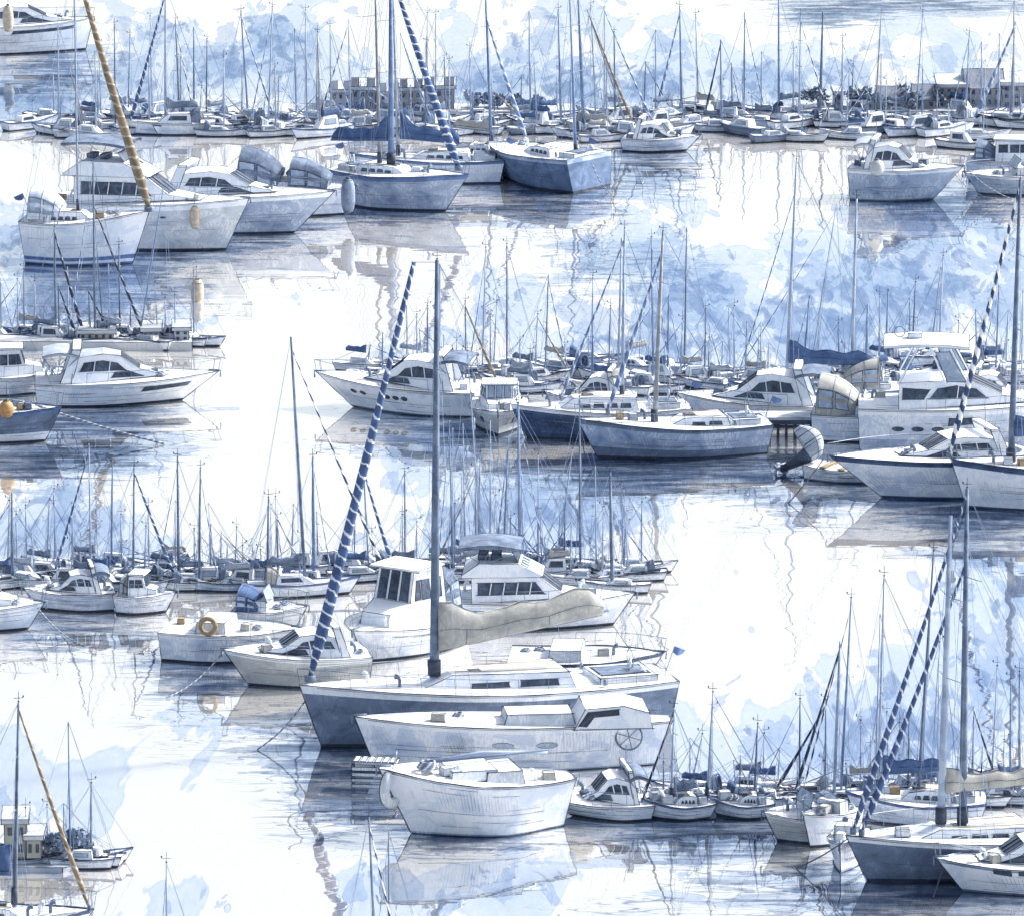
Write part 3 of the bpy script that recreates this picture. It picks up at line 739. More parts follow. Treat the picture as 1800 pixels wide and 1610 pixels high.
def build_water():
    xs = [-1500, -400, -120]+[-60+i*.75 for i in range(161)]+[120, 400, 1500]
    ys = [-380, -250]+[-130+i*3.0 for i in range(140)]+[420, 900, 3000]
    v = []; cl = []; stv = []
    for y in ys:
        for x in xs:
            v.append((x, y, 0)); px, py = proj((x, y, 0)) if y > -380 else (0, 9999)
            w = blob(WHITES, px, py); inn = 1 if -200 < px < 2000 and -100 < py < 1800 else .3
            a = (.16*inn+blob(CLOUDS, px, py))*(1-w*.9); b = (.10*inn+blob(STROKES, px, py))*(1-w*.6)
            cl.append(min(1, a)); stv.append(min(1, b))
    n = len(xs); f = [(j*n+i, j*n+i+1, (j+1)*n+i+1, (j+1)*n+i) for j in range(len(ys)-1) for i in range(n-1)]
    me = bpy.data.meshes.new('water'); me.from_pydata(v, [], f)
    for nm, dat in (('wash', cl), ('reflection_stroke', stv)):
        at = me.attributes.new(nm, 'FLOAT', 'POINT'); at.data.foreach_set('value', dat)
    m, nt, bs = new_mat('water'); me.materials.append(m)
    tc = nd(nt, 'ShaderNodeTexCoord'); v = tc.outputs['Object']
    def attr(nm):
        a = nd(nt, 'ShaderNodeAttribute'); a.attribute_name = nm; return a.outputs['Fac']
    wa, refl = attr('wash'), attr('reflection_stroke')
    # pools of pale pigment, three overlapping washes with hard dried edges
    def wash(sc, scale, a, th, gain, det, dist, edge=.03):
        nn = noise_n(nt, v, sc, scale, det, .55, dist)
        s_ = math_n(nt, 'ADD', nn, math_n(nt, 'MULTIPLY', a, gain))
        return ramp(nt, s_, [(th, 0.0), (th+edge*.4, .85), (th+edge, .58), (min(.99, th+.24), 1.0)])
    l1 = wash((1, .2, 1), .20, wa, .70, .40, 5, .4)
    l2 = wash((1, .2, 1.), .42, wa, .80, .42, 4, .8)
    l3 = wash((1, .2, 1.), .95, wa, .92, .46, 3, .6)
    s1 = wash((.22, .5, 1), .55, refl, .76, .42, 4, .5)  # s layers paint hull reflections and shade into the water colour
    s2 = wash((.35, .9, 1), .9, refl, .85, .46, 4, .4)
    s3 = wash((.25, 1.6, 1), .9, refl, .88, .42, 3, .3)
    mp = nd(nt, 'ShaderNodeMapping'); mp.inputs['Scale'].default_value = (1, .2, 1); nt.links.new(v, mp.inputs[0])
    vo = nd(nt, 'ShaderNodeTexVoronoi'); vo.inputs['Scale'].default_value = .42; nt.links.new(mp.outputs[0], vo.inputs['Vector'])
    sx = nd(nt, 'ShaderNodeSeparateColor'); nt.links.new(vo.outputs['Color'], sx.inputs[0])
    rad = math_n(nt, 'MULTIPLY', sx.outputs[0], .30)
    dd = math_n(nt, 'ADD', vo.outputs['Distance'], math_n(nt, 'MULTIPLY', noise_n(nt, v, (1, .2, 1), 1.2, 2), .10))
    dk = math_n(nt, 'ADD', math_n(nt, 'SUBTRACT', rad, dd), .5)
    drop = ramp(nt, dk, [(.49, 0.0), (.497, .9), (.52, .45), (.65, .55)])
    drop = math_n(nt, 'MULTIPLY', drop, math_n(nt, 'GREATER_THAN', sx.outputs[1], .60))
    def crest(sc, scale, w):
        nn = noise_n(nt, v, sc, scale, 2, .5, .6)
        return ramp(nt, math_n(nt, 'ABSOLUTE', math_n(nt, 'SUBTRACT', nn, .5)), [(0, 1.0), (w, .8), (w*1.8, 0.0)])
    cr = math_n(nt, 'MULTIPLY', math_n(nt, 'MAXIMUM', crest((.25, 1.0, 1), .8, .007), crest((.5, 1.3, 1), 1.1, .006)), ramp(nt, math_n(nt, 'ADD', math_n(nt, 'MULTIPLY', refl, .8), noise_n(nt, v, (.1, .2, 1), .8, 2)), [(.72, 0.0), (.95, 1.0)]))
    gran = noise_n(nt, v, (1, .25, 1), 3.0, 4, .7)
    c = (.95, .925, .88)
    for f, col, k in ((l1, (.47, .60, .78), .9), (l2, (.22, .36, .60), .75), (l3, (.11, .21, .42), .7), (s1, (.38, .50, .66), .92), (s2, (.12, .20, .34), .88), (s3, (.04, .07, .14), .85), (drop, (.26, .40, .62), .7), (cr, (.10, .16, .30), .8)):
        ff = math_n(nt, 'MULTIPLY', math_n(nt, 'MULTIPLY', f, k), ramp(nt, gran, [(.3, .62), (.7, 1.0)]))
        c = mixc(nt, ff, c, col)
    df = nd(nt, 'ShaderNodeBsdfDiffuse'); nt.links.new(c, df.inputs[0])
    gl = nd(nt, 'ShaderNodeBsdfGlossy'); gl.inputs['Roughness'].default_value = 0.0
    nt.links.new(mixc(nt, .92, (.985, .99, .985), c), gl.inputs['Color'])
    def sl(sc, scale, amp, det=2): return math_n(nt, 'MULTIPLY', math_n(nt, 'SUBTRACT', noise_n(nt, v, sc, scale, det, .5, .3), .5), amp)
    nx = math_n(nt, 'ADD', sl((.07, .40, 1), 1.0, .075, 1), sl((.15, .9, 1), 1.0, .018, 1))
    ny = math_n(nt, 'ADD', sl((.14, .6, 1), 1.0, .022), sl((.35, 2.2, 1), 1.0, .022))
    cn = nd(nt, 'ShaderNodeCombineXYZ'); nt.links.new(nx, cn.inputs[0]); nt.links.new(ny, cn.inputs[1]); cn.inputs[2].default_value = 1
    nm_ = nd(nt, 'ShaderNodeVectorMath', operation='NORMALIZE'); nt.links.new(cn.outputs[0], nm_.inputs[0]); nt.links.new(nm_.outputs[0], gl.inputs['Normal'])
    mx = nd(nt, 'ShaderNodeMixShader'); mx.inputs[0].default_value = .84
    nt.links.new(df.outputs[0], mx.inputs[1]); nt.links.new(gl.outputs[0], mx.inputs[2])
    nt.links.new(mx.outputs[0], nt.nodes['Material Output'].inputs['Surface'])
    o = bpy.data.objects.new('water', me); COL.objects.link(o); o['kind'] = 'structure'
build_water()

# ------------------------------------------------------------------ shore: quays, buildings, trees, pier
def quay(name, pts, z, m='quay_stone'):
    mb = MB(); q = [P(*p) for p in pts]
    t = [mb.vert((p.x, p.y, z)) for p in q]; b = [mb.vert((p.x, p.y, -.5)) for p in q]
    mb.face(list(reversed(t)), m)
    for i in range(len(q)): mb.face([t[i], t[(i+1) % len(q)], b[(i+1) % len(q)], b[i]], m)
    mb.build(name, None, .02)['kind'] = 'structure'
def building(px, row, wpx, hpx, dep, label, m='stone_grey', roof='flat', rows=2, cols=3, z0=.0, name='quay_building', cat='building', crenel=False, grp=None):
    p = P(px, row); s = S(row); w = wpx/s; hh = hpx/s*(.6 if 300 < row < 800 else .85)
    root = empty(name, (p.x, p.y+dep/2, z0), rnd.uniform(-.04, .04), label, cat, grp)
    mb = MB(); mb.box((0, 0, hh/2), (w, dep, hh), m); mb.build('wall', root, .022)
    if roof == 'flat':
        mb = MB(); mb.box((0, 0, hh+.1), (w+.24, dep+.24, .2), 'stone_pale')
        if crenel:
            k = max(3, int(w/.75))
            for i in range(k):
                if i % 2 == 0: mb.box((-w/2+w*(i+.5)/k, -dep/2+.1, hh+.45), (w/k, .3, .5), m)
        mb.build('parapet', root, .02)
    else:
        mb = MB(); e = .25; a = w/2+e; d = dep/2+e; rz = w*.18+.5
        mb.poly([(-a, -d, hh), (a, -d, hh), (a, 0, hh+rz), (-a, 0, hh+rz)], 'roof_slate'); mb.poly([(a, d, hh), (-a, d, hh), (-a, 0, hh+rz), (a, 0, hh+rz)], 'roof_slate')
        mb.poly([(-a, -d, hh), (-a, 0, hh+rz), (-a, d, hh)], m); mb.poly([(a, d, hh), (a, 0, hh+rz), (a, -d, hh)], m)
        mb.build('roof', root, .022)
    for r in range(rows):
        for c in range(cols):
            mb = MB(); mb.box((-w/2+w*(c+.5)/cols, -dep/2-.005, hh*(r+.55)/rows), (w/cols*.36, .07, hh/rows*.42), 'window_dark'); mb.build('window', root, .014)
def tree(px, row, hpx, wpx, label, leaf='leaf_grey', z0=.4):
    p = P(px, row); s = S(row); H = hpx/s; W = wpx/s; root = empty('tree', (p.x, p.y, z0), rnd.uniform(0, 6), label, 'tree', 'round trees along the far quay')
    mb = MB(); mb.tube([(0, 0, 0), (.08, .03, H*.3), (0, .1, H*.6)], [H*.045, H*.03, H*.012], 'bark', 6)
    for k in range(5):
        a = k*1.3; mb.tube([(.05, 0, H*.3), (math.cos(a)*W*.2, math.sin(a)*W*.2, H*.6)], [H*.02, H*.006], 'bark', 4)
    mb.build('trunk', root)
    mb = MB(); cs = [(Vector((rnd.gauss(0, .22)*W, rnd.gauss(0, .22)*W, H*(.62+rnd.gauss(0, .13)))), rnd.uniform(.14, .26)*W) for _ in range(9)]
    for _ in range(420):
        c, r = rnd.choice(cs); d = Vector((rnd.gauss(0, 1), rnd.gauss(0, 1), rnd.gauss(0, .8))).normalized()*r*rnd.uniform(.55, 1.05); q = c+d
        n = Vector((rnd.gauss(0, 1), rnd.gauss(0, 1), rnd.gauss(0, 1))).normalized(); u = n.orthogonal().normalized(); w = n.cross(u); k = rnd.uniform(.07, .17)
        mb.poly([q+u*k, q+w*k*.7, q-u*k, q-w*k*.7], leaf if rnd.random() < .7 else 'leaf_blue', False)
    mb.build('crown', root)
quay('far_quay', [(540, 213), (830, 213), (1010, 211), (1010, 198), (540, 198)], .55)
quay('right_quay', [(1400, 212), (1990, 212), (1990, 192), (1400, 192)], .55)
quay('left_quay', [(-160, 614), (338, 618), (338, 606), (-160, 602)], .45)
quay('near_quay', [(-120, 1534), (110, 1534), (150, 1526), (140, 1512), (-120, 1510)], .22, 'canvas_grey')
for i, (x, w, hh, m, lab, cr) in enumerate([
    (600, 34, 36, 'stone_pale', 'pale narrow stone tower at the left end of the old harbour wall', True),
    (640, 42, 42, 'stone_grey', 'grey crenellated stone block left of the two tall blue masts', True),
    (684, 34, 32, 'stone_pale', 'low pale stone block right behind the two tall blue masts', True),
    (722, 38, 40, 'stone_grey', 'grey stone block just right of the tall twin masts', True),
    (772, 52, 44, 'stone_grey', 'widest dark grey stone keep at the right end of the old harbour wall', True)]):
    building(x, 208, w, hh, 3.2, lab, m, 'flat', 2, 3, .5, 'stone_tower', 'building', cr, 'stone blocks of the old harbour wall')
building(1474, 206, 14, 30, 2, 'narrow grey lookout tower between the quay trees on the right', 'stone_grey', 'flat', 2, 1, .5, 'lookout_tower')
building(1675, 204, 50, 42, 4, 'grey stone warehouse with a flat roof at the left of the right hand town', 'stone_grey', 'flat', 3, 4, .5)
building(1730, 203, 56, 40, 4, 'slate roofed grey town house beside the flat stone warehouse', 'stone_grey', 'gable', 2, 4, .5)
building(1788, 204, 50, 46, 4, 'tall grey town house at the right edge of the far quay', 'stone_grey', 'flat', 3, 3, .5)
building(1568, 208, 40, 16, 3, 'low pale boat shed on the right hand quay among trees', 'stone_pale', 'gable', 1, 3, .5)
building(1628, 207, 34, 20, 3, 'small grey shed left of the flat roofed stone warehouse', 'stone_grey', 'gable', 1, 2, .5)
building(26, 1526, 38, 72, 2.0, 'olive grey harbour hut behind the mast at the bottom left', 'stone_olive', 'flat', 2, 2, .45, 'harbour_hut')
building(60, 1528, 26, 40, 1.6, 'small olive grey shed right of the taller harbour hut', 'stone_olive', 'flat', 1, 2, .45, 'harbour_shed')
building(265, 612, 30, 26, 2.0, 'grey harbour office block on the low wall behind the left cruisers', 'stone_grey', 'flat', 1, 3, .4)
building(318, 613, 26, 30, 2.0, 'pale grey harbour office at the end of the low wall', 'stone_pale', 'flat', 2, 2, .4)
building(170, 611, 60, 18, 2.0, 'long low olive grey store on the wall behind the left cruisers', 'stone_olive', 'flat', 1, 5, .4)
TREES = [(1438, 38, 40, 'grey round tree at the left end of the right hand quay'), (1506, 34, 34, 'grey round tree just right of the narrow lookout tower'), (1540, 26, 30, 'small grey tree left of the low boat shed'), (1600, 30, 34, 'grey tree between the boat shed and the small shed'), (1650, 34, 26, 'slim grey tree at the left corner of the stone warehouse'),
         (835, 24, 30, 'small blue grey tree just right of the stone keep'), (868, 20, 30, 'low blue grey tree second from the stone keep'), (905, 18, 26, 'lowest blue grey tree, third from the stone keep'), (945, 20, 28, 'small blue grey tree at the right end of the far quay'),
         (92, 30, 36, 'low grey tree behind the harbour shed at the bottom left'), (168, 30, 34, 'low grey tree at the tip of the near quay')]
for x, hh, w, lab in TREES:
    tree(min(x, 132) if x < 200 else x, 206 if x > 200 else (1520 if x == 92 else 1516), hh*1.3, w*1.3, lab, 'leaf_grey' if x > 1000 else 'leaf_blue')
def pier(px0, px1, row, label):
    a, b = P(px0, row), P(px1, row); root = empty('pier', (a+b)/2, 0, label, 'pier'); L = (b-a).length
    mb = MB(); mb.box((0, .8, 1.0), (L, 1.8, .14), 'pale_grey'); mb.build('deck', root, .02)
    mb = MB(); mb.box((0, -.12, .86), (L, .1, .2), 'dark_slate'); mb.build('fascia', root, .016)
    n = int(L/.42)
    for i in range(n):
        x = -L/2+L*(i+.5)/n; mb = MB(); mb.tube([(x, rnd.uniform(-.04, .04), -.5), (x+rnd.uniform(-.03, .03), 0, .95)], rnd.uniform(.07, .10), 'dark_slate', 7); mb.build('pile', root)
pier(1300, 1480, 772, 'low wooden pier on dark piles behind the outboard motor')
def wind_generator(px, row, ypx):
    p = P(px, row); s = S(row); H = (row-ypx)/s; root = empty('wind_generator', p, 0, 'small wind generator with thin blades on a pole at the lower right', 'wind generator')
    mb = MB(); mb.tube([(0, 0, 0), (0, 0, H)], .03, 'steel', 6); mb.build('pole', root)
    mb = MB(); mb.tube([(-.25, 0, H), (.15, 0, H)], [.05, .11], 'bright_white', 8); mb.poly([(-.25, 0, H), (-.5, 0, H+.2), (-.5, 0, H-.1)], 'steel'); mb.build('body', root)
    for k in range(5):
        a = k*2*math.pi/5+.3; mb = MB(); mb.tube([(.05, -.12, H), (.05+math.cos(a)*.62, -.14, H+math.sin(a)*.62)], [.05, .012], 'dark_slate', 5); mb.build('blade', root)
wind_generator(1722, 1440, 1353)

# ------------------------------------------------------------------ the larger boats
G = 'larger boats moored side by side'
# upper left
motorboat('motor_yacht', 'white motor yacht cut off by the top left corner, dark line along its waterline', (-90, 92), (150, 88), 'express', 3.6, 2.1, 1.8, .5, top='bright_white', boot='dark_slate', hs=1.0, canvas=None, phrase='the top left motor yacht', group=G, hullwin=[(.45, .88, .72, .84)])
sailboat('sailing_yacht', 'white yacht with blue waterline stripes and a thick tan rolled sail', (52, 458), (232, 464), [(138, 136, -62, 2.2, 'mast_pale')], 3.5, 3.0, 2.4, 1.0, top='bright_white', sheer='bright_white', stripes='stripe_blue', cab=(.2, .62, .55), jib=('jib_tan', 9.5, 1.0), hoodx=(.02, .32, 1.7, 'white_paint'), phrase='the tan rolled sail', group=G)
motorboat('motor_yacht', 'large white flybridge yacht under a dark slate canopy, a tan fender at its side', (100, 424), (396, 440), 'fly', 4.2, 3.0, 2.55, 1.4, top='pale_grey', hs=1.12, canvas='canvas_slate', phrase='the slate canopy yacht', group=G, port=([.66], .72, (.2, .06)))
motorboat('motor_cruiser', 'white express cruiser with raked dark windscreen and grey flared bow, right of the flybridge yacht', (262, 398), (516, 410), 'express', 4.0, 2.5, 2.1, 2.4, top='grey_hull', hs=1.1, canvas=None, phrase='the grey flared express cruiser', group=G)
r_, h_, x_, = motorboat('day_boat', 'white day boat under two arched slate canvas hoods', (418, 374), (604, 378), 'open', 3.4, 1.7, 1.6, .7, top='white_paint', hs=1.75, canvas='canvas_slate', phrase='the double hooded boat', group=G)
hood(r_, x_(.5), x_(.86), 1.25, 1.5, 1.75, 'canvas_slate', 'canopy')
r_, h_, x_, C_ = sailboat('sailing_yacht', 'grey white ketch with blue sail cover and thick blue and white spiral rolled sail', (606, 352), (782, 372), [(688, 688, -50, 6, 'mast_blue'), (668, 660, -60, 3.5, 'mast_grey')], 4.0, 2.3, 2.0, 1.6, top='grey_hull', boom={0: dict(len=4.0, cover='canvas_blue', z=1.5, r=.34, peak=2.2, rise=-.35)}, jib=('jib_blue', 8.5, .985, 806, 2.6), phrase='the two masted ketch', group=G, deck='deck_white', flare=1.2)
sailboat('sailing_yacht', 'sailing yacht with dark blue sail cover behind the grey white ketch', (880, 318), (640, 316), [(700, 690, -70, 3, 'mast_grey')], 3.4, 1.6, 1.4, .8, boom={0: dict(len=3.6, cover='canvas_blue', z=1.2, r=.36, peak=2.2, rise=-.3)}, phrase='the dark blue cover', group=G)
sailboat('sailing_yacht', 'yacht with solid blue rolled sail and grey cabin, right of the ketch', (800, 300), (925, 306), [(864, 853, -25, 3.2, 'mast_blue')], 3.0, 1.5, 1.3, .6, top='grey_hull', jib=('jib_pale', 4.5, .78, 926, 2.0), boom={0: dict(len=2.2, cover='canvas_tan', z=.9, r=.22)}, phrase='the solid blue rolled sail', group=G)
sailboat('sailing_yacht', 'blue hulled yacht with wide square stern facing the open water', (1040, 334), (886, 312), [(1012, 1000, -30, 3, 'mast_blue')], 4.4, 2.0, 2.0, 1.2, top='blue_hull', sheer='grey_hull', cab=(.3, .7, .5), tw=.95, full=.6, phrase='the blue hulled yacht', group=G, wheel=False, stern_o=-.2)
motorboat('motor_cruiser', 'small white cruiser moored alone right of the blue square stern', (1100, 262), (1205, 266), 'express', 2.6, 1.0, .8, .9, hs=.75, canvas=None, phrase='the small lone cruiser', group=G)
motorboat('motor_cruiser', 'grey white motor cruiser with pointed bow, alone at the upper right', (1500, 346), (1640, 351), 'express', 3.4, 2.0, 1.9, 1.7, top='grey_hull', boot='slate_hull', roofm='canvas_grey', hs=1.1, canvas='canvas_grey', phrase='the upper right cruiser', group=G)
motorboat('motor_cruiser', 'white cruiser cut by the right edge, behind the pointed grey cruiser', (1705, 312), (1880, 316), 'pilot', 3.2, 1.3, 1.2, 1.0, hs=.8, canvas='canvas_slate', phrase='the upper right edge cruiser', group=G)
motorboat('day_boat', 'low grey open boat at the right edge beside the pointed grey cruiser', (1850, 338), (1722, 342), 'open', 2.8, 1.3, 1.2, .9, top='grey_hull', canvas='canvas_grey', hs=.8, phrase='the low grey open boat', group=G)
# middle left
motorboat('motor_cruiser', 'sleek white cruiser with curved cabin roof and dark waterline, middle left', (66, 706), (318, 704), 'express', 3.8, 1.5, 1.2, 1.9, top='bright_white', boot='dark_slate', hs=1.15, canvas='canvas_grey', roofm='canvas_grey', phrase='the sleek left cruiser', group=G, hullwin=[(.68, .92, .55, .75)])
motorboat('motor_boat', 'white pilot house boat with pale canvas, cut by the left edge', (-40, 690), (96, 688), 'pilot', 2.8, 1.2, 1.0, .8, hs=.9, canvas='canvas_tan', phrase='the left pilot house boat', group=G)
sailboat('sailing_yacht', 'slate hulled yacht cut by the left edge, black waterline, orange ball fender on it', (-90, 766), (78, 776), [(-60, -62, 330, 5, 'mast_slate')], 3.4, 1.8, 1.6, .9, top='slate_hull', boot='dark_slate', mid='bright_white', cab=(.2, .66, .4), phrase='the slate yacht at the left edge', group=G)
# middle
motorboat('motor_yacht', 'long white motor yacht with oval portholes and dark slot windows, bow to the left', (842, 724), (622, 716), 'express', 4.0, 1.75, 1.3, 1.9, top='bright_white', boot='slate_hull', hs=1.15, canvas='canvas_slate', phrase='the long white motor yacht', group=G, port=([.52, .58, .64, .80, .86], .62, (.17, .13)))
motorboat('motor_boat', 'small white boat facing forward with two porthole eyes and tan canvas', (880, 736), (876, 766), 'pilot', 3.0, 1.3, 1.1, .5, top='cream_hull', hs=.75, canvas='canvas_tan', phrase='the boat with porthole eyes', group=G, port=([.78], .55, (.2, .2)), glass='glass_pale')
sailboat('sailing_yacht', 'navy hulled yacht with pale rolled sail, left of the big grey sloop', (1200, 762), (926, 770), [(1093, 1097, 405, 3.5, 'mast_pale')], 3.4, 1.75, 1.5, .8, top='navy', sheer='bright_white', cab=(.3, .8, .7), jib=('jib_pale', 3, .94, 985, 2.0), phrase='the navy hulled yacht', group=G)
sailboat('sailing_yacht', 'big grey hulled sloop with grey mast and solid blue rolled sail, in the middle', (1338, 790), (1052, 804), [(1150, 1164, 410, 5, 'mast_grey')], 3.6, 2.0, 1.5, 1.1, top='grey_hull', boot='dark_slate', mid='slate_hull', sheer='slate_hull', cab=(.22, .58, .5), jib=('jib_pale', 4.5, .9, 1068, 2.3), wins=2, phrase='the big grey sloop', group=G)
motorboat('motor_yacht', 'white motor yacht with raked windscreen and radar arch behind the grey sloop', (1470, 742), (1230, 738), 'express', 3.6, 1.4, 1.1, 1.2, hs=1.2, canvas='canvas_slate', phrase='the raked windscreen yacht', group=G)
sailboat('sailing_yacht', 'white yacht with tall pale mast and bright blue sail cover near the pier', (1575, 722), (1302, 718), [(1382, 1397, 285, 3.6, 'mast_pale')], 3.4, 1.4, 1.3, .6, boom={0: dict(len=4.4, cover='canvas_blue', z=1.3, r=.3, peak=2.0, rise=-.1)}, jib=('jib_pale', 1.8, .86, 1296, 1.6), hoodx=(.1, .32, 1.3, 'canvas_tan'), phrase='the bright blue sail cover', group=G)
motorboat('day_boat', 'low boat under a clear panelled cockpit tent with tan ribs', (1432, 768), (1612, 772), 'open', 3.2, 1.5, 1.4, .6, hs=1.4, canvas='canvas_tan', phrase='the boat with cockpit tent', group=G)
motorboat('motor_yacht', 'tall white motor yacht with a hardtop and round radar ring, at the right', (1512, 782), (1850, 786), 'hardtop', 4.4, 2.5, 2.2, 1.2, top='white_paint', mid='grey_hull', hs=1.45, canvas=None, port=([.2, .3, .4, .62], .55, (.3, .12)), hullwin=[(.45, .6, .62, .8)], phrase='the hardtop motor yacht', group=G)
motorboat('motor_cruiser', 'white cruiser with a long raked bow and broad navy sheer band, below the hardtop yacht', (1800, 858), (1552, 874), 'express', 4.2, 2.2, 1.9, 2.7, top='white_paint', boot='navy', sheer='navy', hs=.85, canvas=None, phrase='the cruiser with navy sheer band', group=G)
sailboat('sailing_yacht', 'white yacht at the right edge with dashed blue rolled sail and thick slate mast', (2010, 886), (1700, 892), [(1776, 1786, 320, 6.5, 'mast_slate')], 3.8, 2.4, 2.1, .8, top='bright_white', sheer='navy', boot='navy', jib=('jib_dash', 6, .98, 1668, 2.6), boom={0: dict(len=4, cover='canvas_blue', z=1.4, r=.3)}, phrase='the dashed blue rolled sail', group=G)
# lower left and centre
motorboat('motor_cruiser', 'small white cruiser with grey canvas at the lower left edge', (-90, 1098), (48, 1106), 'pilot', 3.0, 1.3, 1.1, .8, hs=.7, canvas='canvas_grey', phrase='the lower left cruiser', group=G)
motorboat('motor_boat', 'small white pilot boat with tan canvas, left of the gold lifebuoy boat', (212, 1072), (290, 1076), 'pilot', 2.2, 1.0, .9, .5, hs=.6, canvas='canvas_tan', phrase='the small tan pilot boat', group=G)
motorboat('motor_cruiser', 'low white cruiser with slate canopy behind the lower left edge cruiser', (196, 1066), (70, 1070), 'express', 2.6, 1.0, .9, .7, hs=.7, canvas='canvas_slate', phrase='the low slate canopy cruiser', group=G)
motorboat('day_boat', 'grey open day boat with blue hood, behind the cream hulled cruiser', (420, 1098), (520, 1102), 'open', 2.4, 1.0, .9, .5, top='pale_grey', hs=.75, canvas='canvas_blue', phrase='the blue hooded day boat', group=G)
motorboat('motor_cruiser', 'grey cruiser with slate canvas between the two pilot boats at middle left', (200, 664), (60, 660), 'express', 2.8, 1.1, 1.0, .8, top='pale_grey', hs=.85, canvas='canvas_slate', phrase='the middle left grey cruiser', group=G) if False else None
motorboat('motor_cruiser', 'white cruiser with tan canopy behind the navy hulled yacht', (1110, 730), (985, 726), 'express', 2.8, 1.1, 1.0, .8, hs=.9, canvas='canvas_tan', phrase='the tan canopy cruiser', group=G)
motorboat('motor_cruiser', 'white cruiser with grey canopy right of the hardtop yacht, at the right edge', (1690, 722), (1800, 726), 'express', 2.8, 1.1, 1.0, .8, hs=.9, canvas='canvas_grey', phrase='the grey canopy cruiser', group=G)
r_, h_, x_ = motorboat('motor_boat', 'open white boat with a gold lifebuoy on its rail, lower left', (296, 1150), (500, 1160), 'open', 3.4, 1.5, 1.35, .8, canvas=None, phrase='the gold lifebuoy', group=G)
mb = MB(); mb.ring((x_(.42), -h_.halfw(x_(.42))*.95, 1.75), .34, .11, 'wood', 'y', 18, 8); mb.build('lifebuoy', r_)
motorboat('motor_cruiser', 'cream hulled cruiser with raked bow, between the lifebuoy boat and the big yacht', (640, 1194), (438, 1204), 'express', 3.4, 1.65, 1.35, 1.1, top='cream_hull', hs=.8, canvas=None, phrase='the cream hulled cruiser', group=G)
motorboat('motor_yacht', 'flybridge boat with large dark windscreen, behind the blue spiral sail', (770, 1120), (640, 1164), 'pilot', 4.4, 1.6, 1.4, .8, hs=1.55, canvas='canvas_slate', phrase='the large dark windscreen', group=G)
motorboat('motor_yacht', 'white flybridge cruiser with a dark flat awning, behind the tan sail cover', (786, 1094), (1076, 1098), 'fly', 3.8, 1.5, 1.3, 1.0, hs=.85, canvas='canvas_slate', phrase='the dark awning cruiser', group=G)
motorboat('day_boat', 'navy edged open boat right of the tan sail cover, its bow to the right', (900, 1196), (1130, 1200), 'open', 3.6, 1.4, 1.2, .9, boot='navy', sheer='navy', canvas=None, phrase='the navy edged open boat', group=G)
r_, h_, x_, C_ = sailboat('sailing_yacht', 'largest yacht, dark slate hull, thick mast, tan sail cover and long blue spiral rolled sail', (1160, 1266), (566, 1312), [(762, 770, 462, 9, 'mast_slate')], 4.6, 2.75, 2.1, .95, top='slate_hull', boot='dark_slate', sheer='bright_white', cab=(.28, .72, .75), wins=2,
    boom={0: dict(len=7.6, cover='canvas_tan', z=1.25, r=.55, peak=1.9, rise=1.1)}, jib=('jib_blue', 11.5, .995, 546, 3.0, -40), phrase='the largest slate yacht', group=G, lines=.022)
r_, h_, x_ = motorboat('motor_boat', 'white boat with wheelhouse and big steering wheel, between slate yacht and tender', (1150, 1340), (662, 1352), 'open', 3.0, 2.3, 1.9, .9, stern_o=.7, top='white_paint', boot='grey_hull', hs=.5, canvas=None, rail=False, full=.5, tw=.32, lines=.022, group=G)
z_ = h_.zs(.1)
W_ = Cabin([(x_(.02), z_-.1), (x_(.03), z_+.55), (x_(.12), z_+.85), (x_(.26), z_+.75), (x_(.30), z_-.1)], 1.3, x_(.02), z_, .06, .02)
wo = W_.build('wheelhouse', r_, 'bright_white', .022)
W_.side_window(wo, [(x_(.285), z_+.05), (x_(.25), z_+.62), (x_(.14), z_+.72), (x_(.14), z_+.5), (x_(.23), z_+.42), (x_(.255), z_+.02)], 'dark_slate', 'window', .02)
sy = h_.halfw(x_(.1))+.06
mb = MB(); mb.ring((x_(.1), sy, 1.35), .55, .04, 'steel', 'y', 22, 5)
for k in range(3):
    a = k*math.pi/3+.3; mb.tube([(x_(.1)+math.cos(a)*.55, sy, 1.35+math.sin(a)*.55), (x_(.1)-math.cos(a)*.55, sy, 1.35-math.sin(a)*.55)], .02, 'steel', 4)
mb.build('steering_wheel', r_)
ports(r_, h_, [.55, .4], .6, (.45, .13), 'glass_pale', 'porthole')
r_, h_, x_ = motorboat('tender', 'big white tender in front of the largest yacht, blunt bow to the left', (985, 1446), (724, 1464), 'open', 4.2, 2.8, 2.0, 1.35, stern_o=.5, top='bright_white', boot='grey_hull', hs=.55, canvas=None, phrase='the big white tender', group=G, rail=False, full=.55, tw=.3, lines=.024)
mb = MB()
for k in range(4): mb.ring((x_(.9), .2, 2.75+.07*k), .42-.05*k, .05, 'rope', 'z', 16, 6)
mb.build('rope_coil', r_)
mb = MB(); mb.tube([(x_(.95), .1, 2.9), (x_(.5), -.6, 3.0), (x_(.05), -.9, 2.75)], .07, 'mast_pale', 6); mb.tube([(x_(.92), .3, 2.95), (x_(.05), -.7, 2.9)], .05, 'mast_slate', 6); mb.build('spar', r_)
mb = MB(); mb.box((x_(.62), 0, 2.45), (2.0, 2.2, .4), 'white_paint', 0, True, .92); mb.build('locker', r_, .022)
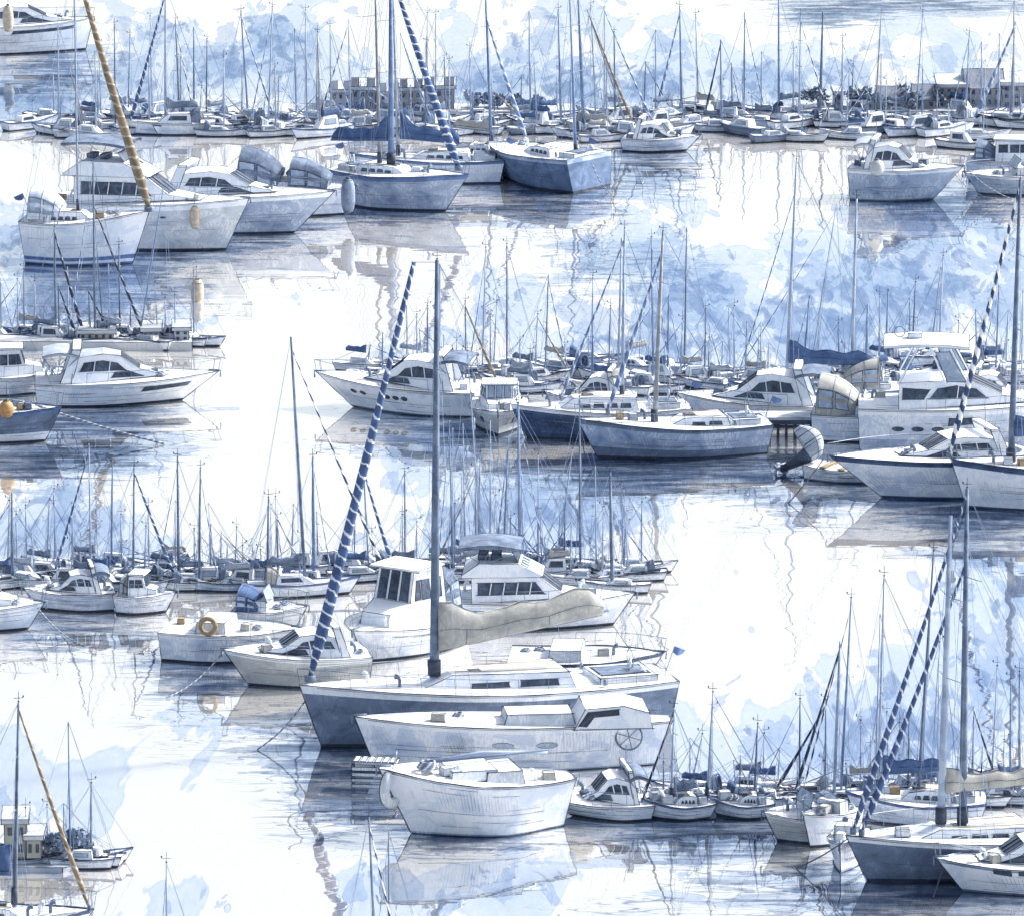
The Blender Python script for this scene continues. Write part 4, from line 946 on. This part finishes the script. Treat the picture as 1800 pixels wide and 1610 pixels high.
# lower right
motorboat('motor_yacht', 'low white sports cruiser with long dark windows, left end of the lower right row', (1136, 1428), (1008, 1433), 'express', 3.4, .95, .7, 1.7, top='bright_white', hs=.85, canvas='canvas_slate', phrase='the low sports cruiser', group=G)
sailboat('sailing_yacht', 'small white yacht with wooden cabin and dark rolled sail, lower right', (1242, 1432), (1142, 1437), [(1179, 1184, 1242, 2.6, 'mast_pale')], 1.9, .85, .65, .35, top='bright_white', boot='dark_slate', cab=(.2, .6, .4), jib=('jib_dark', 2.6, .97, 1128, .7), boom={0: dict(len=1.0, cover='canvas_slate', z=.6, r=.17)}, rail=False, lines=.016, phrase='the small yacht with dark rolled sail', group=G, wheel=False)
sailboat('sailing_yacht', 'small white yacht with a tall bare mast, right of the dark rolled sail', (1348, 1432), (1262, 1433), [(1243, 1252, 1216, 2.6, 'mast_pale')], 1.8, .8, .65, .4, top='white_paint', boot='dark_slate', cab=(.2, .6, .4), rail=False, lines=.016, phrase='the lower right bare mast', group=G, wheel=False)
motorboat('motor_boat', 'cream hulled boat with a dark waterline, left of the big lower right yacht', (1466, 1470), (1368, 1478), 'open', 2.6, 1.25, 1.1, .6, top='cream_hull', boot='dark_slate', hs=.6, canvas='canvas_slate', phrase='the small cream boat', group=G)
motorboat('motor_boat', 'narrow white boat between the cream boat and the big slate yacht', (1490, 1470), (1425, 1490), 'open', 1.7, 1.5, 1.3, .5, top='bright_white', hs=.5, canvas=None, phrase='the narrow white boat', group=G, rail=True)
motorboat('dinghy', 'little white dinghy nosed against the bow of the big slate yacht', (1500, 1500), (1478, 1534), 'open', 1.5, 1.3, 1.1, .3, top='bright_white', boot='grey_hull', hs=.4, canvas=None, phrase='the little dinghy', group=G, rail=False)
sailboat('sailing_yacht', 'white yacht with navy sail cover behind the big lower right yacht', (1720, 1442), (1508, 1440), [(1543, 1550, 1012, 3, 'mast_pale')], 3.0, 1.2, 1.0, .5, boom={0: dict(len=2.6, cover='canvas_blue', z=1.0, r=.24)}, nsp=2, phrase='the navy sail cover', group=G)
r_, h_, x_, C_ = sailboat('sailing_yacht', 'big slate yacht at the lower right with two masts and two blue spiral rolled sails', (1930, 1512), (1524, 1548), [(1690, 1692, 858, 8, 'mast_slate'), (1652, 1664, 905, 8, 'mast_pale')], 4.2, 1.95, 1.6, .9, top='slate_hull', boot='dark_slate', sheer='bright_white', cab=(.3, .8, .45),
    boom={1: dict(len=4.6, cover='canvas_tan', z=1.35, r=.3, rise=.1)}, jib=[('jib_blue', 6.5, .985, 1499, 2.1), ('jib_blue', 6.5, .78, 1514, 2.0)], phrase='the two masted slate yacht', group=G, lines=.02)
motorboat('motor_cruiser', 'white cruiser with a row of dark slot windows, cut by the lower right edge', (1930, 1556), (1694, 1566), 'express', 3.6, 1.4, 1.2, 1.1, top='bright_white', sheer='grey_hull', boot='slate_hull', hs=.8, canvas=None, phrase='the slot window cruiser', group=G, hullwin=[(.5, .62, .72, .92), (.66, .76, .72, .92)])
sailboat('sailing_yacht', 'yacht at the bottom left corner with tan rolled sail and navy sail cover', (-120, 1654), (124, 1654), [(26, 38, 1232, 4.5, 'mast_slate')], 3.4, 1.3, 1.1, .9, top='white_paint', sheer='navy', jib=('jib_tan', 5, .97, 158, 1.3), boom={0: dict(len=3.6, cover='canvas_blue', z=1.3, r=.36)}, hoodx=(.1, .36, 1.2, 'canvas_blue'), phrase='the bottom left yacht', group=G)

# dinghy with its outboard motor swung up
def outboard_dinghy():
    st, bw = (1424, 838), (1535, 850); o, rz, L = frame(st, bw)
    root = empty('dinghy', o, rz, 'grey white dinghy with a cowled outboard motor tilted at its stern', 'dinghy', G)
    h = Hull(L, 1.9, .85, .75, .6, 0, 1.0, .6, .9); h.mesh(root, 'pale_grey', 'slate_hull', 'bright_white', .018)
    mb = MB()
    for t in (.3, .6): mb.box((-L/2+L*t, 0, .7), (.3, h.bs(t)*1.7, .06), 'wood')
    mb.build('thwart', root, .014)
    mt = MB(); rows = []; x0 = -L/2-.2; ax = Vector((-.62, 0, .78)).normalized(); up = Vector((.78, 0, .62)).normalized(); c0 = Vector((x0+.55, 0, .95))
    for i in range(12):
        f = i/11; k = max(.12, math.sin(math.pi*(.10+.84*f)))**.55; c = c0+ax*(1.75*f)+up*(.25*math.sin(math.pi*f))
        rows.append([c+Vector((0, 1, 0))*(math.cos(a)*.56*k)+up*(math.sin(a)*(.62 if math.sin(a) > 0 else .42)*k) for a in [2*math.pi*j/14 for j in range(14)]])
    ids = mt.grid(rows, 'canvas_grey', False, True, True); mt.face(list(reversed(ids[0])), 'canvas_slate'); mt.face(ids[-1], 'canvas_slate')
    for i in (1, 4, 5, 8, 10): mt.line([rows[i][j % 14]*1.0 for j in range(15)], .022)
    for j in (2, 5, 9, 12): mt.line([rows[i][j] for i in range(12)], .018)
    om = mt.build('outboard_motor', root)
    l = MB(); l.tube([(x0+.35, 0, 1.35), (x0-.1, 0, .95), (x0-.75, 0, .55), (x0-1.3, 0, .22)], [.40, .36, .24, .17], 'dark_slate', 10); l.tube([(x0-1.55, 0, .24), (x0-1.0, 0, .06)], [.06, .14], 'canvas_slate', 8)
    l.poly([(x0-.85, 0, .5), (x0-1.3, .4, .52), (x0-1.4, -.4, .52)], 'canvas_grey'); l.build('leg', om, .02)
    for k in range(3):
        a = k*2.094+.4; g = MB(); g.tube([(x0-1.58, 0, .24), (x0-1.66, math.cos(a)*.34, .26+math.sin(a)*.34)], [.06, .12], 'canvas_grey', 5); g.build('propeller_blade', om)
    BOATS.append(('the outboard dinghy', 1440, 840))
outboard_dinghy()
# fenders, lines, gangway
fender(15, 34, 89, 46, 'fender_tan', 'pale tan sausage fender on the top left motor yacht')
fender(343, 382, 432, 42, 'fender_tan', 'tan sausage fender on the side of the flybridge yacht', 30)
fender(1541, 296, 350, 30, 'cream_hull', 'cream ball fender on the upper right grey cruiser', 10, True)
fender(12, 720, 772, 32, 'orange', 'orange ball fender on the slate yacht at the left edge', 30, True)
fender(612, 345, 386, 60, 'slate_hull', 'thick slate fender hanging between the hooded boat and the ketch', 10)
fender(730, 1160, 1176, 40, 'slate_hull', 'slate fender at the foot of the thick mast of the largest yacht', 12) if False else None
fender(140, 705, 772, 1, 'rubber', 'x') if False else None
def float_buoy(px, row, hpx, label):
    p = P(px, row); s = S(row); root = empty('float', p, 0, label, 'float'); H = hpx/s; r = H*.27; mb = MB(); rows = []
    for i in range(9):
        a = -math.pi/2+math.pi*i/8; rr = r*max(.12, math.cos(a))**.45; rows.append([Vector((math.cos(2*math.pi*k/10)*rr, math.sin(2*math.pi*k/10)*rr, H*.42+math.sin(a)*H*.5)) for k in range(10)])
    mb.grid(rows, 'fender_tan', False, True, True); mb.line([rows[6][k % 10]*1.01 for k in range(11)], .014); mb.build('bladder', root)
    mb = MB(); mb.tube([(0, 0, -.1), (-.06, 0, H*1.9)], .02, 'steel', 5); mb.build('pole', root)
float_buoy(347, 530, 42, 'tan upright float with a thin pole, on the open water below the flybridge yacht')
def tyre(px, py, row, label):
    w = P(px, row); s = S(row); z = (row-py)/s/math.cos(EL); root = empty('tyre_fender', w+Vector((0, -.2, z)), R(-28), label, 'fender', 'fenders hung over the sides of moored boats')
    mb = MB(); mb.ring((0, 0, 0), .62, .2, 'pale_grey', 'x', 24, 9, 1); 
    for k in (.5, .74): mb.ring((-.19, 0, 0), k, .02, 'pencil', 'x', 24, 3)
    mb.build('ring', root); mb = MB(); mb.tube([(0, 0, .75), (.1, .2, 1.5)], .03, 'rope', 5); mb.build('line', root)
tyre(690, 1382, 1466, 'round ring fender on the blunt bow of the big white tender')
mooring((395, 1203), 1.5, (292, 1228), .05, 'slack bow line running left from the cream cruiser to the water', .03)
mooring((552, 1312), 2.5, (452, 1318), .02, 'bow line from the largest slate yacht down to the water', .035)
mooring((62, 776), 1.85, (290, 782), .05, 'long pale line from the slate yacht at the left edge to the water', .06, sag=.1)
mooring((1040, 335), 1.6, (1072, 338), .02, 'stern line of the blue square sterned yacht', .03)
mooring((1688, 350), 2.1, (1782, 352), .02, 'bow line of the upper right grey cruiser reaching the right edge', .025)
mooring((1664, 350), 2.0, (1730, 346), .02, 'second shorter bow line of the upper right grey cruiser', .025)
mooring((1450, 874), 2.0, (1386, 884), .02, 'dark bow line of the cruiser with navy sheer band', .03, 'rubber', .1)
mooring((1494, 1548), 1.8, (1400, 1526), .02, 'bow line of the big lower right yacht to the water', .03, 'rubber', .1)
mooring((1660, 1566), 1.2, (1640, 1578), .02, 'short bow line of the slot window cruiser', .03, 'rubber', .05)
mooring((60, 1106), 1.2, (150, 1136), .02, 'bow line of the cruiser at the lower left edge', .03)
mooring((1016, 804), 2.0, (1030, 812), .02, 'short bow line of the big grey sloop', .025, 'rubber', .05)
def gangway():
    p = P(660, 1385); root = empty('gangway', p, R(-8), 'small slatted boarding platform between the largest yacht and the tender', 'gangway')
    mb = MB(); mb.box((0, 0, 1.15), (1.8, .9, .1), 'pale_grey')
    for i in range(6): mb.box((-.75+.3*i, 0, 1.215), (.2, .86, .03), 'white_paint')
    mb.build('platform', root, .018)
    for i in range(4):
        mb = MB(); mb.box((0, -.46, .2+.24*i), (1.8, .06, .14), 'pale_grey'); mb.build('slat', root, .016)
    for x in (-.85, .85):
        mb = MB(); mb.box((x, -.40, .3), (.1, .1, 1.7), 'canvas_slate'); mb.build('leg', root, .016)
gangway()

# ------------------------------------------------------------------ the packed rows of small yachts, told by their masts
def Y(x, base, top, lean=0, stay=None, L=80, hull='white_paint', cover=None, mm='mast_pale', r=1.5, nsp=1, head=None): small_yacht(x, base, top, lean, stay, L, hull, cover, mm, r, nsp, head)
JB, JT, JD, JP, JH = 'jib_blue', 'jib_tan', 'jib_dark', 'jib_pale', 'jib_dash'
for a in [  # upper row
 (104, 238, 45), (146, 240, 120, -22, (JT, 1.3, 150), 70, 'white_paint', None, 'mast_grey', 1.2, 0, 1), (169, 246, 90), (203, 236, 47, 0, None, 80, 'white_paint', None, 'mast_slate'), (263, 228, 120),
 (291, 236, -20, 2, (JB, 4, 229), 150, 'white_paint', 'canvas_slate', 'mast_pale', 2.4, 2, -1), (316, 230, 40, -6, (JH, 1.6, 343), 90, 'white_paint', None, 'mast_slate', 1.5, 1, 1), (341, 228, 50, 1, None, 70, 'white_paint', None, 'mast_blue', 2),
 (394, 240, 104), (436, 222, 24, -11, (JP, 2, 480), 90, 'pale_grey', None, 'mast_blue', 2, 0, 1), (472, 236, 16, 8, (JP, 1.6, 440), 80, 'white_paint', None, 'mast_pale', 1.6, 2, -1), (485, 240, 120, -1, None, 60, 'white_paint', None, 'mast_grey', 1.6, 2),
 (540, 226, 22, -2), (563, 240, 60, -4, None, 90, 'white_paint', 'canvas_blue', 'mast_grey', 2.2), (582, 234, 50, -1, (JP, 1.2, 620), 80), (616, 232, 36, -3, (JH, 2, 560), 80, 'pale_grey', 'canvas_tan', 'mast_pale', 1.4, 0, -1),
 (756, 236, 60, -52, (JP, 1.5, 760), 70, 'white_paint', None, 'mast_pale', 1.4, 0, 1), (722, 232, 150), (748, 240, 78, 2, None, 80, 'white_paint', None, 'mast_slate', 1.8), (790, 240, 110),
 (933, 230, 22, -3, None, 70, 'white_paint', 'canvas_blue', 'mast_pale', 1.8), (986, 232, 22, -5, None, 80, 'white_paint', None, 'mast_blue', 2.2), (1003, 226, 130), (1026, 242, 0, -10, None, 100, 'white_paint', 'canvas_tan', 'mast_blue', 3), (1048, 240, 14, -10), (1066, 226, 120), (1081, 222, 60, -2, None, 90, 'white_paint', None, 'mast_slate', 2),
 (1102, 240, 20, -70, (JT, 3, 1114), 70, 'pale_grey', None, 'mast_grey', 1.6, 0, 1), (1062, 238, 12, 0, (JP, 2.6, 1148), 100, 'pale_grey', None, 'mast_pale', 1.4, 0, 1), (1152, 214, 54), (1198, 212, 16, -4, (JP, 3, 1154), 80, 'white_paint', None, 'mast_blue', 2, 2, -1), (1228, 206, 30, -6), (1268, 216, 72, -2, (JD, 2.4, 1240), 90, 'white_paint', 'canvas_slate', 'mast_blue', 2, 0, -1), (1287, 206, 112, -2, (JP, 1.3, 1300), 60, 'white_paint', None, 'mast_slate', 1.3, 0, 1),
 (1308, 204, 24, 0, (JP, 1.4, 1342), 70, 'white_paint', None, 'mast_blue', 1.6, 0, 1), (1338, 206, 92), (1369, 206, -10, -2, None, 90, 'white_paint', 'canvas_slate', 'mast_blue', 2.2), (1394, 208, 92, 0), (1404, 224, 30, 2, (JH, 1.6, 1456), 80, 'white_paint', None, 'mast_pale', 1.6, 2, 1), (1441, 212, 24, 4, None, 80, 'white_paint', None, 'mast_slate', 2.4), (1478, 222, 145, 3, None, 50, 'white_paint', None, 'mast_blue', 2.4, 0), (1480, 224, 70, 0, (JH, 1.3, 1520), 60), (1538, 220, 15, 10, None, 80, 'white_paint', None, 'mast_grey', 1.5), (1548, 214, 95), (1610, 222, 25, 10), (1698, 218, 62, 4, (JP, 1.2, 1672), 70, 'white_paint', None, 'mast_pale', 1.6, 0, -1), (1724, 218, 75), (1776, 224, 40, 6, (JP, 4.5, 1715), 120, 'white_paint', None, 'mast_blue', 2, 0, -1), (1755, 216, 60), (1780, 224, 4, 0, None, 110, 'pale_grey', None, 'mast_grey', 1.8, 2),
  # middle left cluster
 (43, 598, 475, 0, (JP, 1.2, 22), 70, 'slate_hull', None, 'mast_slate', 1.4, 0, -1), (62, 600, 496), (98, 604, 402, 0, (JD, 4, 146), 90, 'slate_hull', 'canvas_slate', 'mast_slate', 2.2, 0, 1), (104, 606, 500, 0, (JD, 3, 132), 70, 'slate_hull', None, 'mast_slate', 1.3, 0, 1), (167, 608, 288, 0, (JP, 1.3, 120), 90, 'white_paint', 'canvas_slate', 'mast_slate', 2, 2, -1), (182, 606, 350, -16, (JD, 3, 252), 90, 'pale_grey', None, 'mast_slate', 1.2, 0, 1), (192, 606, 465), (211, 604, 433, 0, None, 80, 'white_paint', None, 'mast_slate', 2, 2), (246, 610, 330, 44, None, 80, 'white_paint', None, 'mast_blue', 1.5, 0), (160, 606, 508, -4, (JD, 2.6, 192), 60, 'white_paint', None, 'mast_slate', 1.3, 0, 1), (291, 604, 525), (308, 606, 520), (341, 606, 478, 0, None, 50, 'white_paint', None, 'mast_slate', 1.4, 0), (2, 600, 490, 0, (JP, 1.2, 22), 60, 'white_paint', None, 'mast_blue', 1.3, 0, 1), (120, 602, 470),
  # middle row
 (672, 668, 585, 1, None, 60, 'white_paint', None, 'mast_blue', 1.6, 0), (733, 660, 555), (751, 662, 540, 1, None, 70, 'white_paint', None, 'mast_slate', 1.8, 0), (768, 680, 466, 5, None, 90, 'pale_grey', None, 'mast_blue', 4.5, 0), (819, 690, 532, -1, (JT, 3.5, 872), 90, 'white_paint', 'canvas_slate', 'mast_slate', 1.8, 0, 1), (848, 660, 438, 6, (JP, 1.3, 826), 70, 'white_paint', None, 'mast_pale', 1.5, 0, -1), (862, 672, 560), (891, 670, 432, 0, None, 80, 'white_paint', None, 'mast_slate', 1.6, 2), (868, 655, 535, 5), (914, 674, 600, 0), (932, 690, 620, 0, None, 50, 'white_paint', 'canvas_slate', 'mast_slate', 1.6, 0), (958, 672, 484, 6, (JP, 2, 998), 80, 'pale_grey', None, 'mast_slate', 1.6, 1, 1), (1041, 686, 590, 1, None, 60, 'white_paint', 'canvas_blue', 'mast_blue', 2.8, 1), (1070, 672, 540, 3, None, 60, 'white_paint', None, 'mast_slate', 1.5, 0), (1086, 690, 420, 6, None, 90, 'white_paint', None, 'mast_pale', 2.4, 2), (1042, 640, 487),
 (1148, 690, 420, -4, (JP, 1.4, 1180), 70, 'white_paint', None, 'mast_blue', 1.6, 1, 1), (1173, 672, 520, 2, (JP, 1.3, 1198), 80, 'white_paint', 'canvas_blue', 'mast_blue', 1.8, 0, 1), (1203, 668, 402, 3, None, 80, 'white_paint', None, 'mast_slate', 1.7, 1), (1238, 676, 545, 2, (JP, 1.2, 1268), 70, 'white_paint', None, 'mast_slate', 1.5, 0, 1), (1268, 672, 600, 2), (1290, 676, 540), (1310, 680, 565, 2), (1337, 690, 566, 0), (1412, 670, 520, 10, (JP, 1.4, 1390), 80, 'white_paint', None, 'mast_blue', 2, 1, -1), (1424, 670, 360, 44, (JP, 1.2, 1300), 90, 'white_paint', None, 'mast_pale', 1.2, 0, -1), (1497, 672, 352, 6, None, 110, 'pale_grey', 'canvas_tan', 'mast_pale', 3, 1), (1474, 660, 570, -1, (JP, 1.3, 1490), 60, 'white_paint', None, 'mast_slate', 1.5, 0, 1), (1522, 668, 535, 2, None, 70, 'white_paint', None, 'mast_blue', 2.6), (1545, 656, 520), (1556, 660, 507, 4, None, 70, 'white_paint', None, 'mast_blue', 2.2), (1603, 640, 498, 5, None, 70, 'white_paint', None, 'mast_slate', 1.8), (1598, 640, 524, 0), (1636, 640, 470, 16), (1650, 640, 452, 6), (1684, 640, 566, 0), (1750, 668, 503, 4, (JP, 1.4, 1722), 70, 'white_paint', None, 'mast_slate', 1.5, 0, -1), (1768, 664, 545, 3), (1796, 672, 510, 0),
  # lower left rows
 (22, 1032, 865, 1, None, 90, 'white_paint', 'canvas_blue', 'mast_slate', 2.6), (30, 1020, 905), (160, 1030, 780, -1, (JB, 3, 96), 110, 'white_paint', 'canvas_blue', 'mast_pale', 1.8, 1, -1), (83, 1010, 875, 6), (97, 1008, 860, 0), (196, 1010, 808, 4, None, 80, 'white_paint', None, 'mast_blue', 2, 0), (234, 1036, 820, 4, (JB, 3.6, 306), 110, 'white_paint', None, 'mast_slate', 2.2, 2, 1), (314, 1032, 806, 0, (JP, 1.3, 276), 100, 'white_paint', 'canvas_slate', 'mast_slate', 2.8, 2, -1), (350, 1036, 824, 4, (JP, 1.3, 382), 90, 'pale_grey', None, 'mast_slate', 2.2, 2, 1), (342, 1022, 930), (370, 1024, 920, 1, None, 60, 'white_paint', None, 'mast_slate', 1.8), (389, 1018, 945), (427, 1020, 960), (470, 1040, 875, 3, (JP, 1.2, 440), 100, 'white_paint', None, 'mast_slate', 2.4, 0, -1), (489, 1030, 910, -1, (JP, 1.2, 498), 70, 'white_paint', None, 'mast_slate', 1.5, 0, 1), (536, 1046, 594, -22, (JH, 3, 684), 170, 'white_paint', 'canvas_slate', 'mast_slate', 3.6, 1, 1), (552, 1030, 806, -1, (JP, 1.3, 582), 80, 'white_paint', None, 'mast_blue', 3.2, 2, 1), (214, 1014, 905), (262, 1016, 890), (128, 1012, 880),
 (648, 1020, 820, -8, (JB, 4, 690), 120, 'white_paint', 'canvas_blue', 'mast_blue', 1.6, 0, 1), (712, 1010, 830, 0, None, 60, 'white_paint', None, 'mast_slate', 1.8), (708, 1000, 905),
 (796, 1020, 740, -6, (JP, 1.4, 770), 90, 'white_paint', None, 'mast_blue', 1.5, 1, -1), (818, 1006, 745, -4), (848, 1012, 620, -26), (862, 1010, 740), (884, 1010, 770, 10, (JP, 2.4, 870), 70, 'white_paint', None, 'mast_blue', 1.8, 1, -1), (914, 1016, 710, -3, (JP, 1.4, 960), 90, 'white_paint', 'canvas_slate', 'mast_blue', 3.2, 1, 1), (946, 1004, 800), (980, 1010, 790, 26, None, 60, 'white_paint', None, 'mast_pale', 1.4, 0), (1020, 1012, 700, -2, None, 80, 'white_paint', None, 'mast_slate', 2, 1), (1048, 1012, 820, -2), (1076, 1040, 830, -4, None, 90, 'white_paint', None, 'mast_slate', 3.4, 1), (1104, 1020, 860, -8),
  # lower right rows
 (1166, 1410, 1340, 0, None, 50, 'slate_hull', None, 'mast_dark' if False else 'mast_slate', 1.6, 0), (1214, 1402, 1290, 20), (1300, 1412, 1326, 1, None, 60, 'white_paint', None, 'mast_slate', 1.5, 0), (1326, 1416, 1272, 5, (JP, 1.4, 1312), 70, 'white_paint', None, 'mast_slate', 2, 0, -1), (1405, 1404, 1228, 0, (JP, 1.2, 1340), 80, 'white_paint', None, 'mast_slate', 2, 0, -1), (1450, 1412, 1230, 0, (JD, 3.6, 1366), 90, 'slate_hull', None, 'mast_slate', 1.6, 0, -1), (1466, 1416, 1125, 8, (JD, 3.4, 1398), 100, 'white_paint', None, 'mast_pale', 3, 2, -1), (1478, 1414, 1050, 15, (JH, 2, 1412), 100, 'white_paint', None, 'mast_blue', 2.4, 0, -1), (1538, 1412, 1076, 6), (1596, 1404, 1254, 1, (JP, 1.2, 1556), 70, 'white_paint', 'canvas_blue', 'mast_slate', 2, 0, -1), (1612, 1440, 968, 24, None, 120, 'white_paint', None, 'mast_slate', 3, 1), (1648, 1420, 1128, 0), (1580, 1400, 1270), (1512, 1400, 1266), (1742, 1412, 1170, 8, None, 80, 'white_paint', None, 'mast_pale', 1.6, 1), (1775, 1410, 1192, -1, None, 80, 'white_paint', None, 'mast_blue', 2, 0), (1792, 1412, 1180, -3, None, 90, 'white_paint', 'canvas_tan', 'mast_slate', 2.4, 0), (1708, 1414, 1240, 2, (JD, 3, 1756), 90, 'white_paint', None, 'mast_blue', 1.4, 0, 1), (1764, 1404, 1300), (1726, 1402, 1310),
  # masts that rise from below the lower edge
 (293, 1790, 1514, 2, (JP, 1.3, 275), 110, 'white_paint', None, 'mast_pale', 2, 0, -1), (664, 1800, 1432, -14, (JH, 3, 724), 120, 'white_paint', None, 'mast_slate', 2.6, 0, 1), (684, 1780, 1458, 0, (JP, 1.4, 650), 90, 'white_paint', None, 'mast_slate', 1.6, 0, -1), (982, 1780, 1604, 0),
 (124, 1524, 1266, -1, None, 40, 'white_paint', None, 'mast_blue', 2, 0), (160, 1520, 1376, 2, None, 40, 'white_paint', None, 'mast_slate', 2.2, 0), (113, 1520, 1410), (139, 1518, 1452), (84, 1518, 1415), (52, 1522, 1420, -6)]:
    Y(*a)
def fill(n, x0, x1, y0, y1, h0, h1):
    for i in range(n):
        x = x0+(x1-x0)*(i+rnd.random())/n; y = rnd.uniform(y0, y1); hh = h0+(h1-h0)*rnd.random()**1.8
        k = rnd.random(); stay = None
        if k < .35: stay = (rnd.choice([JP, JP, JB, JH, JT]), rnd.uniform(1, 1.8))
        small_yacht(x, y, y-hh, rnd.uniform(-5, 5), stay, rnd.uniform(50, 85), rnd.choice(['white_paint', 'white_paint', 'pale_grey', 'grey_hull', 'slate_hull', 'white_paint']), rnd.choice([None, None, None, None, 'canvas_blue', 'canvas_slate', 'canvas_tan', 'canvas_grey']), rnd.choice(['mast_pale', 'mast_pale', 'mast_blue', 'mast_slate']), rnd.uniform(.8, 1.5), rnd.choice([0, 0, 1, 2]))
fill(24, 50, 1000, 218, 236, 40, 130); fill(16, 60, 1000, 212, 220, 60, 190)
fill(14, 1040, 1800, 206, 226, 40, 120)
fill(9, 1450, 1800, 226, 262, 40, 150); fill(9, 1030, 1420, 222, 250, 40, 90); fill(6, 0, 330, 596, 606, 50, 110)
fill(30, 640, 1800, 648, 690, 40, 130)
fill(30, 0, 560, 1004, 1038, 40, 150)
fill(12, 770, 1140, 996, 1016, 120, 300); fill(10, 590, 1120, 1000, 1030, 60, 200)
fill(18, 1200, 1800, 1392, 1414, 50, 170)

# ------------------------------------------------------------------ labels that tell the small yachts apart
HN = {'white_paint': 'white', 'pale_grey': 'pale grey', 'grey_hull': 'grey', 'slate_hull': 'slate'}
CN = {'canvas_blue': 'blue', 'canvas_slate': 'slate', 'canvas_tan': 'tan', 'canvas_grey': 'grey'}
JN = {JB: 'blue spiral', JT: 'tan', JD: 'near black', JP: 'pale blue', JH: 'dashed'}
MN = {'mast_pale': 'pale', 'mast_slate': 'dark', 'mast_grey': 'grey', 'mast_blue': 'blue'}
def feature(b):
    parts = []
    if b['stay']: parts.append(JN[b['stay'][0]]+' rolled sail')
    if b['cover']: parts.append(CN[b['cover']]+' sail cover')
    hm = 'tall' if b['hpx'] > 170 else 'short' if b['hpx'] < 90 else 'mid height'
    ln = ' leaning' if abs(b['lean']) > 15 else ''
    m = f"{hm}{ln} {MN[b['mm']]} mast"
    return f"{HN[b['hull']]} yacht, {m}"+(', '+parts[0] if parts else (', no sail' if b['nsp'] == 0 else ', mast with spreaders'))
by = {}
for b in SMALL:
    ph = min(BOATS, key=lambda q: abs(q[1]-b['x'])+1.3*abs(q[2]-60-b['y']))
    side = 'left of' if b['x'] < ph[1]-40 else 'right of' if b['x'] > ph[1]+40 else 'behind'
    if ph[2] > b['y']+25 and side != 'behind' and abs(b['x']-ph[1]) < 120: side = 'behind and '+side
    by.setdefault((feature(b), side, ph[0]), []).append(b)
ORD = ['leftmost', 'second from left', 'third from left', 'fourth from left', 'fifth from left', 'sixth from left', 'seventh from left', 'eighth from left']
for (ft, side, ph), l in by.items():
    l.sort(key=lambda b: b['x'])
    for i, b in enumerate(l):
        y = b['y']; row = 'upper' if y < 300 else 'middle' if y < 800 else 'lower' if y < 1100 else 'lower right' if b['x'] > 1000 else 'bottom left'
        ft2 = ft if len(l) == 1 else ft+f', {ORD[min(i, 7)]}'
        lab = f"{ft2}, {side} {ph}"
        for old, new in ((', mast with spreaders', ''), (', no sail', ''), ('behind and ', ''), ('mid height ', ''), (' rolled sail', ' sail'), (' sail cover', ' cover'), (' yacht,', ' yacht')):
            if len(lab.split()) > 16: lab = lab.replace(old, new, 1)
        if len(lab.split()) > 16: print('LONG', lab)
        b['o']['label'] = lab; b['o']['category'] = 'yacht'; b['o']['group'] = f'small yachts packed in the {row} row'

seen = {}
for b in SMALL:
    seen.setdefault(b['o']['label'], []).append(b)
for lab, l in seen.items():
    if len(l) > 1:
        for i, b in enumerate(sorted(l, key=lambda b: b['x'])):
            t = lab.replace(', second from left', '').replace(', third from left', '').replace(' rolled sail', ' sail').replace('mid height ', '')
            b['o']['label'] = f"{['leftmost', 'second', 'third', 'fourth', 'fifth'][i]} {t}"
# ------------------------------------------------------------------ light
AZ, SE = R(AZ_DEG), R(SE_DEG)
world = bpy.data.worlds.new('World'); scene.world = world; world.use_nodes = True
nt = world.node_tree; bg = nt.nodes['Background']
sky = nt.nodes.new('ShaderNodeTexSky'); sky.sky_type = 'NISHITA'; sky.sun_disc = False
sky.sun_elevation = SE; sky.sun_rotation = AZ; sky.air_density = 1.0; sky.dust_density = 4.0; sky.ozone_density = .6
hs_ = nt.nodes.new('ShaderNodeHueSaturation'); hs_.inputs['Saturation'].default_value = .70; nt.links.new(sky.outputs[0], hs_.inputs['Color']); nt.links.new(hs_.outputs[0], bg.inputs[0]); bg.inputs[1].default_value = SKY
sd = bpy.data.lights.new('sun', 'SUN'); sun = bpy.data.objects.new('sun', sd); COL.objects.link(sun)
sd.energy = SUN; sd.angle = R(SUNANG); sd.color = (1, .98, .955)
dv = Vector((math.sin(AZ)*math.cos(SE), math.cos(AZ)*math.cos(SE), math.sin(SE)))
sun.rotation_euler = dv.to_track_quat('Z', 'Y').to_euler(); sun.location = dv*300
vs = scene.view_settings; vs.view_transform = 'Standard'; vs.look = 'None'; vs.exposure = EXPO; vs.gamma = 1
